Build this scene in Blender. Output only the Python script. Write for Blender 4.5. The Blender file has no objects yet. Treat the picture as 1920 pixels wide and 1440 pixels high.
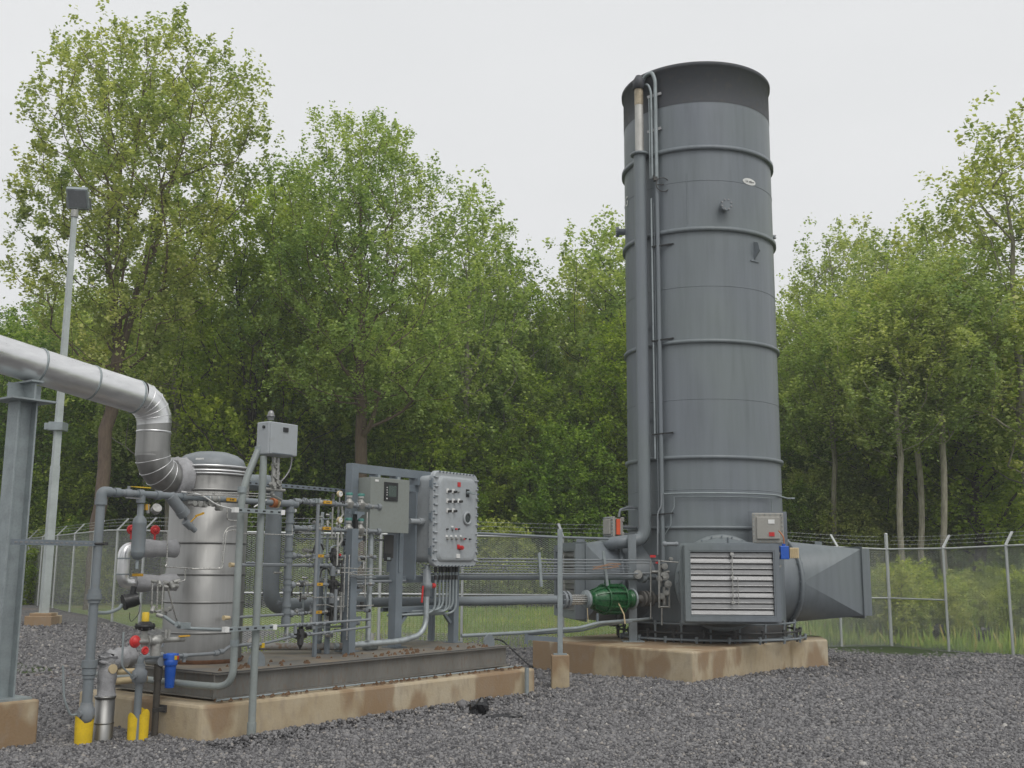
import bpy, math, random
import numpy as np
from mathutils import Vector, Matrix

# ------------------------------------------------------------------ camera, sky, sun, exposure
SC = bpy.context.scene
COL = SC.collection
FPX = 2020.0; TH = math.atan(340/FPX); ROLL = math.radians(.38); CAMH = 1.65
cam = bpy.data.cameras.new('camera'); co = bpy.data.objects.new('camera', cam); COL.objects.link(co)
cam.sensor_width = 36; cam.lens = FPX/1920*36; cam.clip_start = .1; cam.clip_end = 2000
co.matrix_world = Matrix.Translation((0, 0, CAMH)) @ Matrix.Rotation(math.pi/2+TH, 4, 'X') @ Matrix.Rotation(ROLL, 4, 'Z')
SC.camera = co
w = bpy.data.worlds.new('World'); SC.world = w; w.use_nodes = True
nt = w.node_tree; nt.nodes.clear()
wo = nt.nodes.new('ShaderNodeOutputWorld'); bg = nt.nodes.new('ShaderNodeBackground')
sky = nt.nodes.new('ShaderNodeTexSky'); sky.sky_type = 'NISHITA'; sky.sun_disc = False
sky.sun_elevation = math.radians(52); sky.sun_rotation = math.radians(150); sky.air_density = 1.2; sky.dust_density = 3
# overcast: the clear sky is seen through an almost closed, faintly mottled white cloud layer
hs = nt.nodes.new('ShaderNodeHueSaturation'); hs.inputs['Saturation'].default_value = .12; hs.inputs['Value'].default_value = 1.0
tc = nt.nodes.new('ShaderNodeTexCoord'); nz = nt.nodes.new('ShaderNodeTexNoise'); nz.inputs['Scale'].default_value = 1.6; nz.inputs['Detail'].default_value = 4
mp = nt.nodes.new('ShaderNodeMapping'); mp.inputs['Scale'].default_value = (1, 1, 3)
cr = nt.nodes.new('ShaderNodeValToRGB')
cr.color_ramp.elements[0].position = .3; cr.color_ramp.elements[0].color = (7.95, 8.08, 8.2, 1)
cr.color_ramp.elements[1].position = .7; cr.color_ramp.elements[1].color = (8.65, 8.75, 8.85, 1)
mx = nt.nodes.new('ShaderNodeMix'); mx.data_type = 'RGBA'; mx.inputs[0].default_value = .93
nt.links.new(tc.outputs['Generated'], mp.inputs[0]); nt.links.new(mp.outputs[0], nz.inputs['Vector'])
nt.links.new(nz.outputs['Fac'], cr.inputs[0]); nt.links.new(sky.outputs[0], hs.inputs['Color'])
nt.links.new(hs.outputs[0], mx.inputs[6]); nt.links.new(cr.outputs[0], mx.inputs[7])
nt.links.new(mx.outputs[2], bg.inputs['Color']); bg.inputs['Strength'].default_value = .1
nt.links.new(bg.outputs[0], wo.inputs['Surface'])
sl = bpy.data.lights.new('sun', 'SUN'); sl.energy = 1.3; sl.angle = math.radians(35); sl.color = (1, .97, .93)
so = bpy.data.objects.new('sun', sl); COL.objects.link(so)
so.rotation_euler = (math.radians(38), 0, math.radians(25))
SC.view_settings.view_transform = 'Standard'; SC.view_settings.look = 'None'; SC.view_settings.exposure = .05; SC.view_settings.gamma = 1
SC.render.engine = 'CYCLES'
SC.cycles.max_bounces = 6; SC.cycles.diffuse_bounces = 3; SC.cycles.glossy_bounces = 3; SC.cycles.transmission_bounces = 3
SC.cycles.transparent_max_bounces = 4

# ------------------------------------------------------------------ surveying helpers (photo direction met with a real plane)
_f = np.array([0, math.cos(TH), math.sin(TH)]); _r0 = np.array([1., 0, 0]); _u0 = np.array([0, -math.sin(TH), math.cos(TH)])
_r = _r0*math.cos(ROLL)+_u0*math.sin(ROLL); _u = _u0*math.cos(ROLL)-_r0*math.sin(ROLL); _C = np.array([0, 0, CAMH])
def ray(x, y): return _f+_r*(x-960)/FPX-_u*(y-720)/FPX
def gz(x, y, z=0): d = ray(x, y); return Vector(_C+d*(z-CAMH)/d[2])
def gy(x, y, Y): d = ray(x, y); return Vector(_C+d*Y/d[1])
O_ = np.array([-2.78, 10.64, 0]); A54 = math.radians(54)
U_ = np.array([math.cos(A54), math.sin(A54), 0]); V_ = np.array([-U_[1], U_[0], 0])
U = Vector(U_); V = Vector(V_); Z = Vector((0, 0, 1)); X = Vector((1, 0, 0)); Y = Vector((0, 1, 0))
def S(u, v, z=0): return Vector(O_+U_*u+V_*v)+Z*z            # skid axes -> world
def sv(x, y, v): d = ray(x, y); return Vector(_C+d*(v-(_C-O_)@V_)/(d@V_))
def su(x, y, u): d = ray(x, y); return Vector(_C+d*(u-(_C-O_)@U_)/(d@U_))

# ------------------------------------------------------------------ mesh helpers
class M:
    def __init__(s): s.v = []; s.f = []; s.sm = []; s.mi = []; s.cur = 0
    def add(s, vs, fs, smooth=False):
        n = len(s.v); s.v += [tuple(p) for p in vs]
        for f in fs: s.f.append(tuple(i+n for i in f)); s.sm.append(smooth); s.mi.append(s.cur)
        return s
    def box(s, c, sx, sy, sz, ax=X, ay=Y, az=Z):
        c = Vector(c); ax = ax*sx/2; ay = ay*sy/2; az = az*sz/2
        vs = [c+ax*i+ay*j+az*k for i in (-1, 1) for j in (-1, 1) for k in (-1, 1)]
        return s.add(vs, [(0, 1, 3, 2), (4, 6, 7, 5), (0, 4, 5, 1), (2, 3, 7, 6), (0, 2, 6, 4), (1, 5, 7, 3)])
    def bar(s, a, b, wd, ht, up=Z):                                       # rectangular bar a->b
        a = Vector(a); b = Vector(b); d = (b-a); L = d.length; d.normalize()
        sd = d.cross(up)
        if sd.length < 1e-4: sd = d.cross(X)
        sd.normalize(); u2 = sd.cross(d)
        return s.box((a+b)/2, L, wd, ht, d, sd, u2)
    def rings(s, rs, smooth=True, cap=True, closed=True):
        n = len(rs[0]); vs = [p for r in rs for p in r]; fs = []
        for i in range(len(rs)-1):
            for j in range(n if closed else n-1):
                k = (j+1) % n; fs.append((i*n+j, i*n+k, (i+1)*n+k, (i+1)*n+j))
        s.add(vs, fs, smooth)
        if cap:
            s.add(rs[0], [tuple(range(n))[::-1]]); s.add(rs[-1], [tuple(range(n))])
        return s
    def cyl(s, a, b, r0, r1=None, n=16, cap=True, smooth=True):
        r1 = r0 if r1 is None else r1
        return s.tube([a, b], r0, n=n, radii=[r0, r1], cap=cap, smooth=smooth)
    def tube(s, pts, r, n=10, fil=0, fn=5, radii=None, cap=True, smooth=True):
        P = [Vector(p) for p in pts]
        if fil:
            Q = [P[0]]
            for i in range(1, len(P)-1):
                a, b, c = P[i-1], P[i], P[i+1]; da = (a-b); dc = (c-b)
                t = min(fil, da.length*.49, dc.length*.49); p0 = b+da.normalized()*t; p2 = b+dc.normalized()*t
                for k in range(fn+1):
                    q = k/fn; Q.append(p0*(1-q)**2+b*2*q*(1-q)+p2*q*q)
            Q.append(P[-1]); P = Q
        R = radii or [r]*len(P); rs = []; prev = None
        for i, p in enumerate(P):
            d = (P[min(i+1, len(P)-1)]-P[max(i-1, 0)])
            if d.length < 1e-9: d = Z.copy()
            d.normalize()
            if prev is None:
                sd = d.cross(Z if abs(d.z) < .9 else X).normalized()
            else: sd = (prev-d*prev.dot(d)).normalized()
            prev = sd; up = sd.cross(d)
            rs.append([p+(sd*math.cos(2*math.pi*j/n)+up*math.sin(2*math.pi*j/n))*R[i] for j in range(n)])
        return s.rings(rs, smooth, cap)
    def lathe(s, o, ax, prof, n=24, cap=True, smooth=True, arc=None, ref=None):    # prof: (dist along axis, radius)
        o = Vector(o); ax = Vector(ax).normalized(); sd = (ref or ax.cross(Z if abs(ax.z) < .9 else X)).normalized(); up = sd.cross(ax)
        rs = [[o+ax*h+(sd*math.cos(2*math.pi*j/n)+up*math.sin(2*math.pi*j/n))*r for j in range(n)] for h, r in prof]
        return s.rings(rs, smooth, cap)
    def ball(s, c, r, n=14, sz=1.0):
        c = Vector(c); k = n//2
        rs = [[c+Vector((math.cos(2*math.pi*j/n)*math.sin(a)*r, math.sin(2*math.pi*j/n)*math.sin(a)*r, math.cos(a)*r*sz)) for j in range(n)] for a in [math.pi*(i+.02)/(k+.04) for i in range(k+1)]]
        return s.rings(rs, True, False)
    def torus(s, c, ax, R, r, n=20, m=8, a0=0, a1=2*math.pi):
        c = Vector(c); ax = Vector(ax).normalized(); sd = ax.cross(Z if abs(ax.z) < .9 else X).normalized(); up = sd.cross(ax)
        full = abs(a1-a0-2*math.pi) < 1e-6; rs = []
        for i in range(n+1):
            a = a0+(a1-a0)*i/n; d = sd*math.cos(a)+up*math.sin(a)
            rs.append([c+d*(R+r*math.cos(2*math.pi*j/m))+ax*r*math.sin(2*math.pi*j/m) for j in range(m)])
        return s.rings(rs, True, not full)
    def prism(s, poly, ext):                                                # polygon (list of Vectors) extruded by ext
        n = len(poly); a = [Vector(p) for p in poly]; b = [p+Vector(ext) for p in a]
        return s.add(a+b, [tuple(range(n))[::-1], tuple(range(n, 2*n))]+[(i, (i+1) % n, n+(i+1) % n, n+i) for i in range(n)])
    def sub(s, i): s.cur = i; return s

def obj(name, m, mat, parent=None, bevel=0):
    me = bpy.data.meshes.new(name); me.from_pydata(m.v, [], m.f)
    mats = mat if isinstance(mat, (list, tuple)) else [mat]
    for k in mats: me.materials.append(k)
    me.polygons.foreach_set('use_smooth', m.sm)
    if len(mats) > 1: me.polygons.foreach_set('material_index', m.mi)
    me.update()
    o = bpy.data.objects.new(name, me); COL.objects.link(o)
    if parent: o.parent = parent; o.matrix_parent_inverse = parent.matrix_world.inverted()
    if bevel:
        b = o.modifiers.new('bevel', 'BEVEL'); b.width = bevel; b.segments = 2; b.limit_method = 'ANGLE'; b.harden_normals = False
    return o
def tag(o, label=None, cat=None, group=None, kind=None):
    if label: o['label'] = label
    if cat: o['category'] = cat
    if group: o['group'] = group
    if kind: o['kind'] = kind
    return o
def thing(name, loc, label, cat, group=None):
    o = bpy.data.objects.new(name, None); COL.objects.link(o); o.empty_display_size = .1
    o.location = loc; o.matrix_world = Matrix.Translation(Vector(loc)); return tag(o, label, cat, group)
def copy_tree(o, parent=None):
    c = o.copy(); COL.objects.link(c)
    if parent: c.parent = parent
    for ch in list(o.children): copy_tree(ch, c)
    return c

# ------------------------------------------------------------------ materials
def nodes(name):
    m = bpy.data.materials.new(name); m.use_nodes = True; t = m.node_tree
    return m, t, t.nodes['Principled BSDF'], t.nodes['Material Output']
def N(t, typ, **k):
    n = t.nodes.new(typ)
    for a, b in k.items():
        if a.startswith('i_'):
            key = a[2:]; key = int(key) if key.isdigit() else key.replace('_', ' ')
            n.inputs[key].default_value = b
        else: setattr(n, a, b)
    return n
def ramp(t, stops):
    r = t.nodes.new('ShaderNodeValToRGB'); e = r.color_ramp.elements
    while len(e) < len(stops): e.new(.5)
    for i, (p, c) in enumerate(stops): e[i].position = p; e[i].color = (c, c, c, 1) if isinstance(c, (int, float)) else (*c, 1)
    return r
def L(t, a, b): t.links.new(a, b)
def mixc(t, fac, a, b, mode='MIX'):
    m = t.nodes.new('ShaderNodeMix'); m.data_type = 'RGBA'; m.blend_type = mode
    for s_, v in ((0, fac), (6, a), (7, b)):
        if hasattr(v, 'links'): t.links.new(v, m.inputs[s_])
        else: m.inputs[s_].default_value = v if isinstance(v, (int, float)) else (*v, 1)
    return m.outputs[2]
def paint(name, c, rough=.45, metal=0, var=.12, dirt=(.2, .17, .12), dirtamt=.15, scale=3, bump=.02, stretch=(1, 1, 1), spec=.5):
    m, t, b, o = nodes(name)
    g = N(t, 'ShaderNodeNewGeometry'); mp = N(t, 'ShaderNodeMapping'); mp.inputs['Scale'].default_value = stretch; L(t, g.outputs['Position'], mp.inputs[0])
    n1 = N(t, 'ShaderNodeTexNoise', i_Scale=scale, i_Detail=5, i_Roughness=.6); L(t, mp.outputs[0], n1.inputs['Vector'])
    n2 = N(t, 'ShaderNodeTexNoise', i_Scale=scale*9, i_Detail=3); L(t, mp.outputs[0], n2.inputs['Vector'])
    r1 = ramp(t, [(.3, 1-var), (.7, 1+var)]); L(t, n1.outputs['Fac'], r1.inputs[0])
    c1 = mixc(t, 1, c, r1.outputs[0], 'MULTIPLY')
    r2 = ramp(t, [(.52, 0), (.72, dirtamt)]); L(t, n2.outputs['Fac'], r2.inputs[0])
    c2 = mixc(t, r2.outputs[0], c1, dirt); L(t, c2, b.inputs['Base Color'])
    rr = ramp(t, [(.3, max(.05, rough-.1)), (.7, min(1, rough+.12))]); L(t, n2.outputs['Fac'], rr.inputs[0]); L(t, rr.outputs[0], b.inputs['Roughness'])
    b.inputs['Metallic'].default_value = metal; b.inputs['Specular IOR Level'].default_value = spec
    if bump:
        bp = N(t, 'ShaderNodeBump', i_Strength=.3, i_Distance=bump); L(t, n2.outputs['Fac'], bp.inputs['Height']); L(t, bp.outputs[0], b.inputs['Normal'])
    return m
MT = {}
MT['pipe'] = paint('pipe_grey_paint', (.19, .215, .23), .5, bump=.003)
MT['pipe2'] = paint('fitting_grey_paint', (.22, .24, .255), .45, bump=.003)
MT['frame'] = paint('frame_blue_grey_paint', (.165, .195, .22), .5, bump=.003)
MT['galv'] = paint('galvanised_steel', (.42, .46, .47), .5, .55, var=.2, scale=14, bump=.002, dirtamt=.1)
MT['galvd'] = paint('dull_galvanised_steel', (.30, .34, .35), .55, .3, var=.15, scale=6, bump=.002)
MT['conduit'] = paint('conduit_grey', (.27, .30, .29), .5, .15, bump=.002)
MT['steel'] = paint('stainless_tube', (.58, .57, .54), .28, .95, bump=0)
MT['valve'] = paint('valve_body', (.36, .36, .34), .45, .4, var=.25, scale=20, bump=.004, dirtamt=.3)
MT['dark'] = paint('dark_cast_metal', (.055, .055, .055), .5, .2, bump=.003)
MT['black'] = paint('black_plastic', (.012, .013, .014), .4, bump=0, dirtamt=.05)
MT['yellow'] = paint('yellow_paint', (.62, .42, .02), .5, bump=.001, dirtamt=.1)
MT['handle'] = paint('orange_yellow_grip', (.60, .33, .02), .5, bump=0, dirtamt=.1)
MT['foam'] = paint('yellow_foam', (.72, .50, .02), .9, bump=.01, scale=8, dirtamt=.15)
MT['red'] = paint('red_paint', (.55, .03, .03), .4, bump=0)
MT['blue'] = paint('blue_plastic', (.015, .10, .48), .35, bump=0, dirtamt=.05)
MT['green'] = paint('green_enamel', (.012, .095, .028), .3, bump=.004, dirt=(.1, .1, .06), dirtamt=.25)
MT['teal'] = paint('teal_cap', (.05, .20, .17), .45, bump=0)
MT['white'] = paint('white_plastic', (.75, .75, .73), .5, bump=0, dirtamt=.1)
MT['beige'] = paint('beige_plastic', (.62, .50, .30), .5, bump=0)
MT['cab'] = paint('cabinet_green_grey', (.235, .255, .235), .5, bump=.002, var=.04)
MT['exp'] = paint('cast_box_grey', (.36, .385, .40), .5, bump=.004, var=.05, scale=2)
MT['jbox'] = paint('junction_box_tan_grey', (.33, .32, .29), .5, bump=.004, var=.06)
MT['soot'] = paint('dark_grey_band', (.062, .066, .075), .6, bump=.003, var=.06, scale=1)
MT['glass'] = paint('dark_glass', (.02, .03, .028), .08, bump=0, dirtamt=0)
MT['blanket'] = paint('insulation_blanket', (.36, .36, .37), .8, var=.15, scale=9, bump=.03)
MT['rust'] = paint('rusty_steel', (.20, .10, .055), .8, bump=.006, var=.3, scale=12)
MT['copper'] = paint('orange_brown_flange', (.35, .12, .04), .5, bump=0)
MT['wire'] = paint('fence_wire', (.50, .52, .51), .5, .3, bump=0, dirtamt=0)
MT['rail'] = paint('fence_pipe', (.50, .52, .515), .42, .35, bump=0, var=.08)
MT['wood'] = paint('splintered_wood', (.42, .30, .17), .8, bump=.006, var=.3)
MT['plastic_bag'] = paint('black_film', (.012, .012, .014), .3, bump=0, dirtamt=.05)
MT['mud'] = paint('brown_mud', (.13, .075, .04), .9, bump=.01, var=.3)

def tower_mat():
    m, t, b, o = nodes('stack_grey_enamel')
    g = N(t, 'ShaderNodeNewGeometry'); mp = N(t, 'ShaderNodeMapping'); mp.inputs['Scale'].default_value = (5, 5, .35); L(t, g.outputs['Position'], mp.inputs[0])
    n1 = N(t, 'ShaderNodeTexNoise', i_Scale=1.6, i_Detail=6, i_Roughness=.65); L(t, mp.outputs[0], n1.inputs['Vector'])
    n3 = N(t, 'ShaderNodeTexNoise', i_Scale=.5, i_Detail=3); L(t, g.outputs['Position'], n3.inputs['Vector'])
    r1 = ramp(t, [(.28, .86), (.5, 1.0), (.72, 1.09)]); L(t, n1.outputs['Fac'], r1.inputs[0])
    r3 = ramp(t, [(.35, (.170, .190, .215)), (.65, (.172, .198, .202))]); L(t, n3.outputs['Fac'], r3.inputs[0])
    c = mixc(t, 1, r3.outputs[0], r1.outputs[0], 'MULTIPLY'); L(t, c, b.inputs['Base Color'])
    n2 = N(t, 'ShaderNodeTexNoise', i_Scale=60, i_Detail=2); L(t, g.outputs['Position'], n2.inputs['Vector'])
    nb = N(t, 'ShaderNodeTexNoise', i_Scale=1.1, i_Detail=2); L(t, g.outputs['Position'], nb.inputs['Vector'])
    bp = N(t, 'ShaderNodeBump', i_Strength=.25, i_Distance=.05); L(t, nb.outputs['Fac'], bp.inputs['Height'])
    b2 = N(t, 'ShaderNodeBump', i_Strength=.15, i_Distance=.002); L(t, n2.outputs['Fac'], b2.inputs['Height']); L(t, bp.outputs[0], b2.inputs['Normal']); L(t, b2.outputs[0], b.inputs['Normal'])
    b.inputs['Roughness'].default_value = .42
    return m
MT['tower'] = tower_mat()
def cladding(name, c, rough, vert):
    m, t, b, o = nodes(name)
    g = N(t, 'ShaderNodeNewGeometry'); mp = N(t, 'ShaderNodeMapping'); mp.inputs['Scale'].default_value = (9, 9, .5) if vert else (1.5, 1.5, 6); L(t, g.outputs['Position'], mp.inputs[0])
    n1 = N(t, 'ShaderNodeTexNoise', i_Scale=2, i_Detail=6, i_Roughness=.6); L(t, mp.outputs[0], n1.inputs['Vector'])
    r1 = ramp(t, [(.3, tuple(x*.85 for x in c)), (.7, tuple(min(1, x*1.1) for x in c))]); L(t, n1.outputs['Fac'], r1.inputs[0]); L(t, r1.outputs[0], b.inputs['Base Color'])
    rr = ramp(t, [(.3, rough-.07), (.7, rough+.1)]); L(t, n1.outputs['Fac'], rr.inputs[0]); L(t, rr.outputs[0], b.inputs['Roughness'])
    nb = N(t, 'ShaderNodeTexNoise', i_Scale=4, i_Detail=2); L(t, g.outputs['Position'], nb.inputs['Vector'])
    bp = N(t, 'ShaderNodeBump', i_Strength=.35, i_Distance=.02); L(t, nb.outputs['Fac'], bp.inputs['Height']); L(t, bp.outputs[0], b.inputs['Normal'])
    b.inputs['Metallic'].default_value = .95
    return m
MT['clad'] = cladding('stainless_cladding', (.33, .328, .318), .47, True)
MT['alu'] = cladding('aluminium_cladding', (.80, .80, .80), .33, False)
def concrete_mat():
    m, t, b, o = nodes('stained_concrete')
    g = N(t, 'ShaderNodeNewGeometry'); P = g.outputs['Position']
    mp = N(t, 'ShaderNodeMapping'); mp.inputs['Scale'].default_value = (2, 2, .9); L(t, P, mp.inputs[0])
    n1 = N(t, 'ShaderNodeTexNoise', i_Scale=1.5, i_Detail=6, i_Roughness=.6); L(t, P, n1.inputs['Vector'])
    r1 = ramp(t, [(.3, (.37, .285, .17)), (.5, (.45, .37, .25)), (.7, (.50, .44, .33))]); L(t, n1.outputs['Fac'], r1.inputs[0])
    n2 = N(t, 'ShaderNodeTexNoise', i_Scale=.55, i_Detail=4, i_Roughness=.5); L(t, mp.outputs[0], n2.inputs['Vector'])
    r2 = ramp(t, [(.49, 0), (.53, .7), (1, .85)]); L(t, n2.outputs['Fac'], r2.inputs[0])
    c = mixc(t, r2.outputs[0], r1.outputs[0], (.235, .14, .07))
    n3 = N(t, 'ShaderNodeTexNoise', i_Scale=7, i_Detail=5); L(t, mp.outputs[0], n3.inputs['Vector'])
    r3 = ramp(t, [(.5, 0), (.7, .45)]); L(t, n3.outputs['Fac'], r3.inputs[0]); c = mixc(t, r3.outputs[0], c, (.30, .24, .18))
    L(t, c, b.inputs['Base Color']); b.inputs['Roughness'].default_value = .85
    n4 = N(t, 'ShaderNodeTexNoise', i_Scale=40, i_Detail=5); L(t, P, n4.inputs['Vector'])
    bp = N(t, 'ShaderNodeBump', i_Strength=.4, i_Distance=.01); L(t, n4.outputs['Fac'], bp.inputs['Height']); L(t, bp.outputs[0], b.inputs['Normal'])
    return m
MT['conc'] = concrete_mat()
def deck_mat():
    m, t, b, o = nodes('muddy_steel_deck')
    g = N(t, 'ShaderNodeNewGeometry'); P = g.outputs['Position']
    n1 = N(t, 'ShaderNodeTexNoise', i_Scale=1.6, i_Detail=6, i_Roughness=.7); L(t, P, n1.inputs['Vector'])
    r1 = ramp(t, [(.35, (.15, .15, .145)), (.55, (.20, .175, .14)), (.7, (.27, .20, .13))]); L(t, n1.outputs['Fac'], r1.inputs[0])
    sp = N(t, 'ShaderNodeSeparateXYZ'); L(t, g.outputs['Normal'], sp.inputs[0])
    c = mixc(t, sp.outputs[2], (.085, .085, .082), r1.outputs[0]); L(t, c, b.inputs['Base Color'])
    ck = N(t, 'ShaderNodeTexVoronoi', i_Scale=28); L(t, P, ck.inputs['Vector'])
    bp = N(t, 'ShaderNodeBump', i_Strength=.35, i_Distance=.006); L(t, ck.outputs['Distance'], bp.inputs['Height']); L(t, bp.outputs[0], b.inputs['Normal'])
    b.inputs['Roughness'].default_value = .6
    return m
MT['deck'] = deck_mat()
MT['sleeve'] = paint('bare_steel_sleeve', (.52, .51, .48), .5, .4, var=.15, scale=5, bump=.002, stretch=(2, 2, .5))
MT['beam'] = paint('muddy_grey_beam', (.165, .16, .145), .55, var=.18, scale=2.2, stretch=(2, 2, .6), dirt=(.18, .12, .07), dirtamt=.5, bump=.003)
def gravel_mat():
    m, t, b, o = nodes('crushed_stone')
    g = N(t, 'ShaderNodeNewGeometry'); P = g.outputs['Position']
    v1 = N(t, 'ShaderNodeTexVoronoi', i_Scale=28); L(t, P, v1.inputs['Vector'])
    ve = N(t, 'ShaderNodeTexVoronoi', feature='DISTANCE_TO_EDGE', i_Scale=28); L(t, P, ve.inputs['Vector'])
    sc = N(t, 'ShaderNodeSeparateColor'); L(t, v1.outputs['Color'], sc.inputs[0])
    r1 = ramp(t, [(0, (.083, .081, .084)), (.5, (.175, .170, .173)), (.85, (.238, .231, .231)), (1, (.40, .38, .36))]); L(t, sc.outputs[0], r1.inputs[0])
    r2 = ramp(t, [(0, .4), (.12, 1)]); L(t, ve.outputs['Distance'], r2.inputs[0])
    c = mixc(t, 1, r1.outputs[0], r2.outputs[0], 'MULTIPLY')
    n1 = N(t, 'ShaderNodeTexNoise', i_Scale=.35, i_Detail=5, i_Roughness=.6); L(t, P, n1.inputs['Vector'])
    r3 = ramp(t, [(.35, .82), (.65, 1.15)]); L(t, n1.outputs['Fac'], r3.inputs[0]); c = mixc(t, 1, c, r3.outputs[0], 'MULTIPLY')
    n5 = N(t, 'ShaderNodeTexNoise', i_Scale=.22, i_Detail=4, i_Roughness=.5); L(t, P, n5.inputs['Vector'])
    r5 = ramp(t, [(.60, 0), (.68, .55)]); L(t, n5.outputs['Fac'], r5.inputs[0]); c = mixc(t, r5.outputs[0], c, (.20, .14, .10))
    L(t, c, b.inputs['Base Color']); b.inputs['Roughness'].default_value = .85
    bp = N(t, 'ShaderNodeBump', i_Strength=1, i_Distance=.03); L(t, v1.outputs['Distance'], bp.inputs['Height']); bp.invert = True; L(t, bp.outputs[0], b.inputs['Normal'])
    return m
MT['gravel'] = gravel_mat()
def stone_mat():
    m, t, b, o = nodes('loose_stone')
    g = N(t, 'ShaderNodeNewGeometry')
    r1 = ramp(t, [(0, (.068, .067, .071)), (.45, (.176, .171, .174)), (.9, (.252, .246, .246)), (.99, (.32, .29, .26)), (1, (.5, .48, .45))]); L(t, g.outputs['Random Per Island'], r1.inputs[0])
    n1 = N(t, 'ShaderNodeTexNoise', i_Scale=60, i_Detail=3); L(t, g.outputs['Position'], n1.inputs['Vector'])
    r2 = ramp(t, [(.3, .8), (.7, 1.15)]); L(t, n1.outputs['Fac'], r2.inputs[0])
    L(t, mixc(t, 1, r1.outputs[0], r2.outputs[0], 'MULTIPLY'), b.inputs['Base Color']); b.inputs['Roughness'].default_value = .8
    return m
MT['stone'] = stone_mat()
def ground_mat(name, stops, scale):
    m, t, b, o = nodes(name)
    g = N(t, 'ShaderNodeNewGeometry'); P = g.outputs['Position']
    n1 = N(t, 'ShaderNodeTexNoise', i_Scale=scale, i_Detail=8, i_Roughness=.7); L(t, P, n1.inputs['Vector'])
    r1 = ramp(t, stops); L(t, n1.outputs['Fac'], r1.inputs[0]); L(t, r1.outputs[0], b.inputs['Base Color']); b.inputs['Roughness'].default_value = .95
    b.inputs['Specular IOR Level'].default_value = .2
    return m
MT['lawn'] = ground_mat('grassy_soil', [(.3, (.11, .17, .035)), (.52, (.20, .26, .055)), (.66, (.27, .23, .09)), (.75, (.30, .20, .11))], .5)
MT['soil'] = ground_mat('forest_floor', [(.3, (.03, .05, .015)), (.7, (.06, .085, .03))], .8)
def leaf_mat(name, stops, trans=.45, gain=2.5):
    stops = [(p, tuple(x*gain for x in c)) for p, c in stops]
    m, t, b, o = nodes(name)
    t.nodes.remove(b)
    g = N(t, 'ShaderNodeNewGeometry'); oi = N(t, 'ShaderNodeObjectInfo')
    r1 = ramp(t, stops); L(t, g.outputs['Random Per Island'], r1.inputs[0])
    n1 = N(t, 'ShaderNodeTexNoise', i_Scale=.55, i_Detail=3); L(t, g.outputs['Position'], n1.inputs['Vector'])
    r2 = ramp(t, [(.35, (.72, .80, .8)), (.65, (1.2, 1.12, 1.1))]); L(t, n1.outputs['Fac'], r2.inputs[0])
    c = mixc(t, 1, r1.outputs[0], r2.outputs[0], 'MULTIPLY')
    r3 = ramp(t, [(0, (.92, .98, 1.0)), (.5, (1, 1, 1)), (1, (1.14, 1.06, .85))]); L(t, oi.outputs['Random'], r3.inputs[0])
    c = mixc(t, 1, c, r3.outputs[0], 'MULTIPLY')
    d = N(t, 'ShaderNodeBsdfDiffuse'); tr = N(t, 'ShaderNodeBsdfTranslucent'); mx = N(t, 'ShaderNodeMixShader'); mx.inputs[0].default_value = trans
    c2 = mixc(t, 1, c, (1.3, 1.35, .7), 'MULTIPLY')
    L(t, c, d.inputs['Color']); L(t, c2, tr.inputs['Color']); L(t, d.outputs[0], mx.inputs[1]); L(t, tr.outputs[0], mx.inputs[2]); L(t, mx.outputs[0], o.inputs['Surface'])
    return m
MT['leafA'] = leaf_mat('olive_leaves', [(0, (.09, .115, .042)), (.5, (.155, .186, .075)), (1, (.235, .255, .135))])
MT['leafB'] = leaf_mat('green_leaves', [(0, (.085, .11, .033)), (.5, (.155, .188, .064)), (1, (.235, .26, .11))])
MT['leafC'] = leaf_mat('deep_green_leaves', [(0, (.045, .073, .013)), (.5, (.088, .13, .022)), (1, (.15, .195, .045))], .4)
MT['leafD'] = leaf_mat('yellow_green_leaves', [(0, (.09, .12, .02)), (.5, (.15, .19, .03)), (1, (.21, .24, .06))])
MT['grass'] = leaf_mat('grass_blades', [(0, (.08, .13, .022)), (.5, (.13, .19, .035)), (.85, (.18, .22, .06)), (1, (.22, .17, .08))], .3)
MT['bark'] = paint('brown_bark', (.13, .095, .07), .9, var=.3, scale=5, stretch=(4, 4, .8), bump=.02)
MT['barkd'] = paint('dark_bark', (.06, .05, .04), .9, var=.3, scale=5, stretch=(4, 4, .8), bump=.02)
MT['barkw'] = paint('pale_bark', (.27, .25, .20), .9, var=.4, scale=4, stretch=(4, 4, .8), bump=.02)
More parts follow.
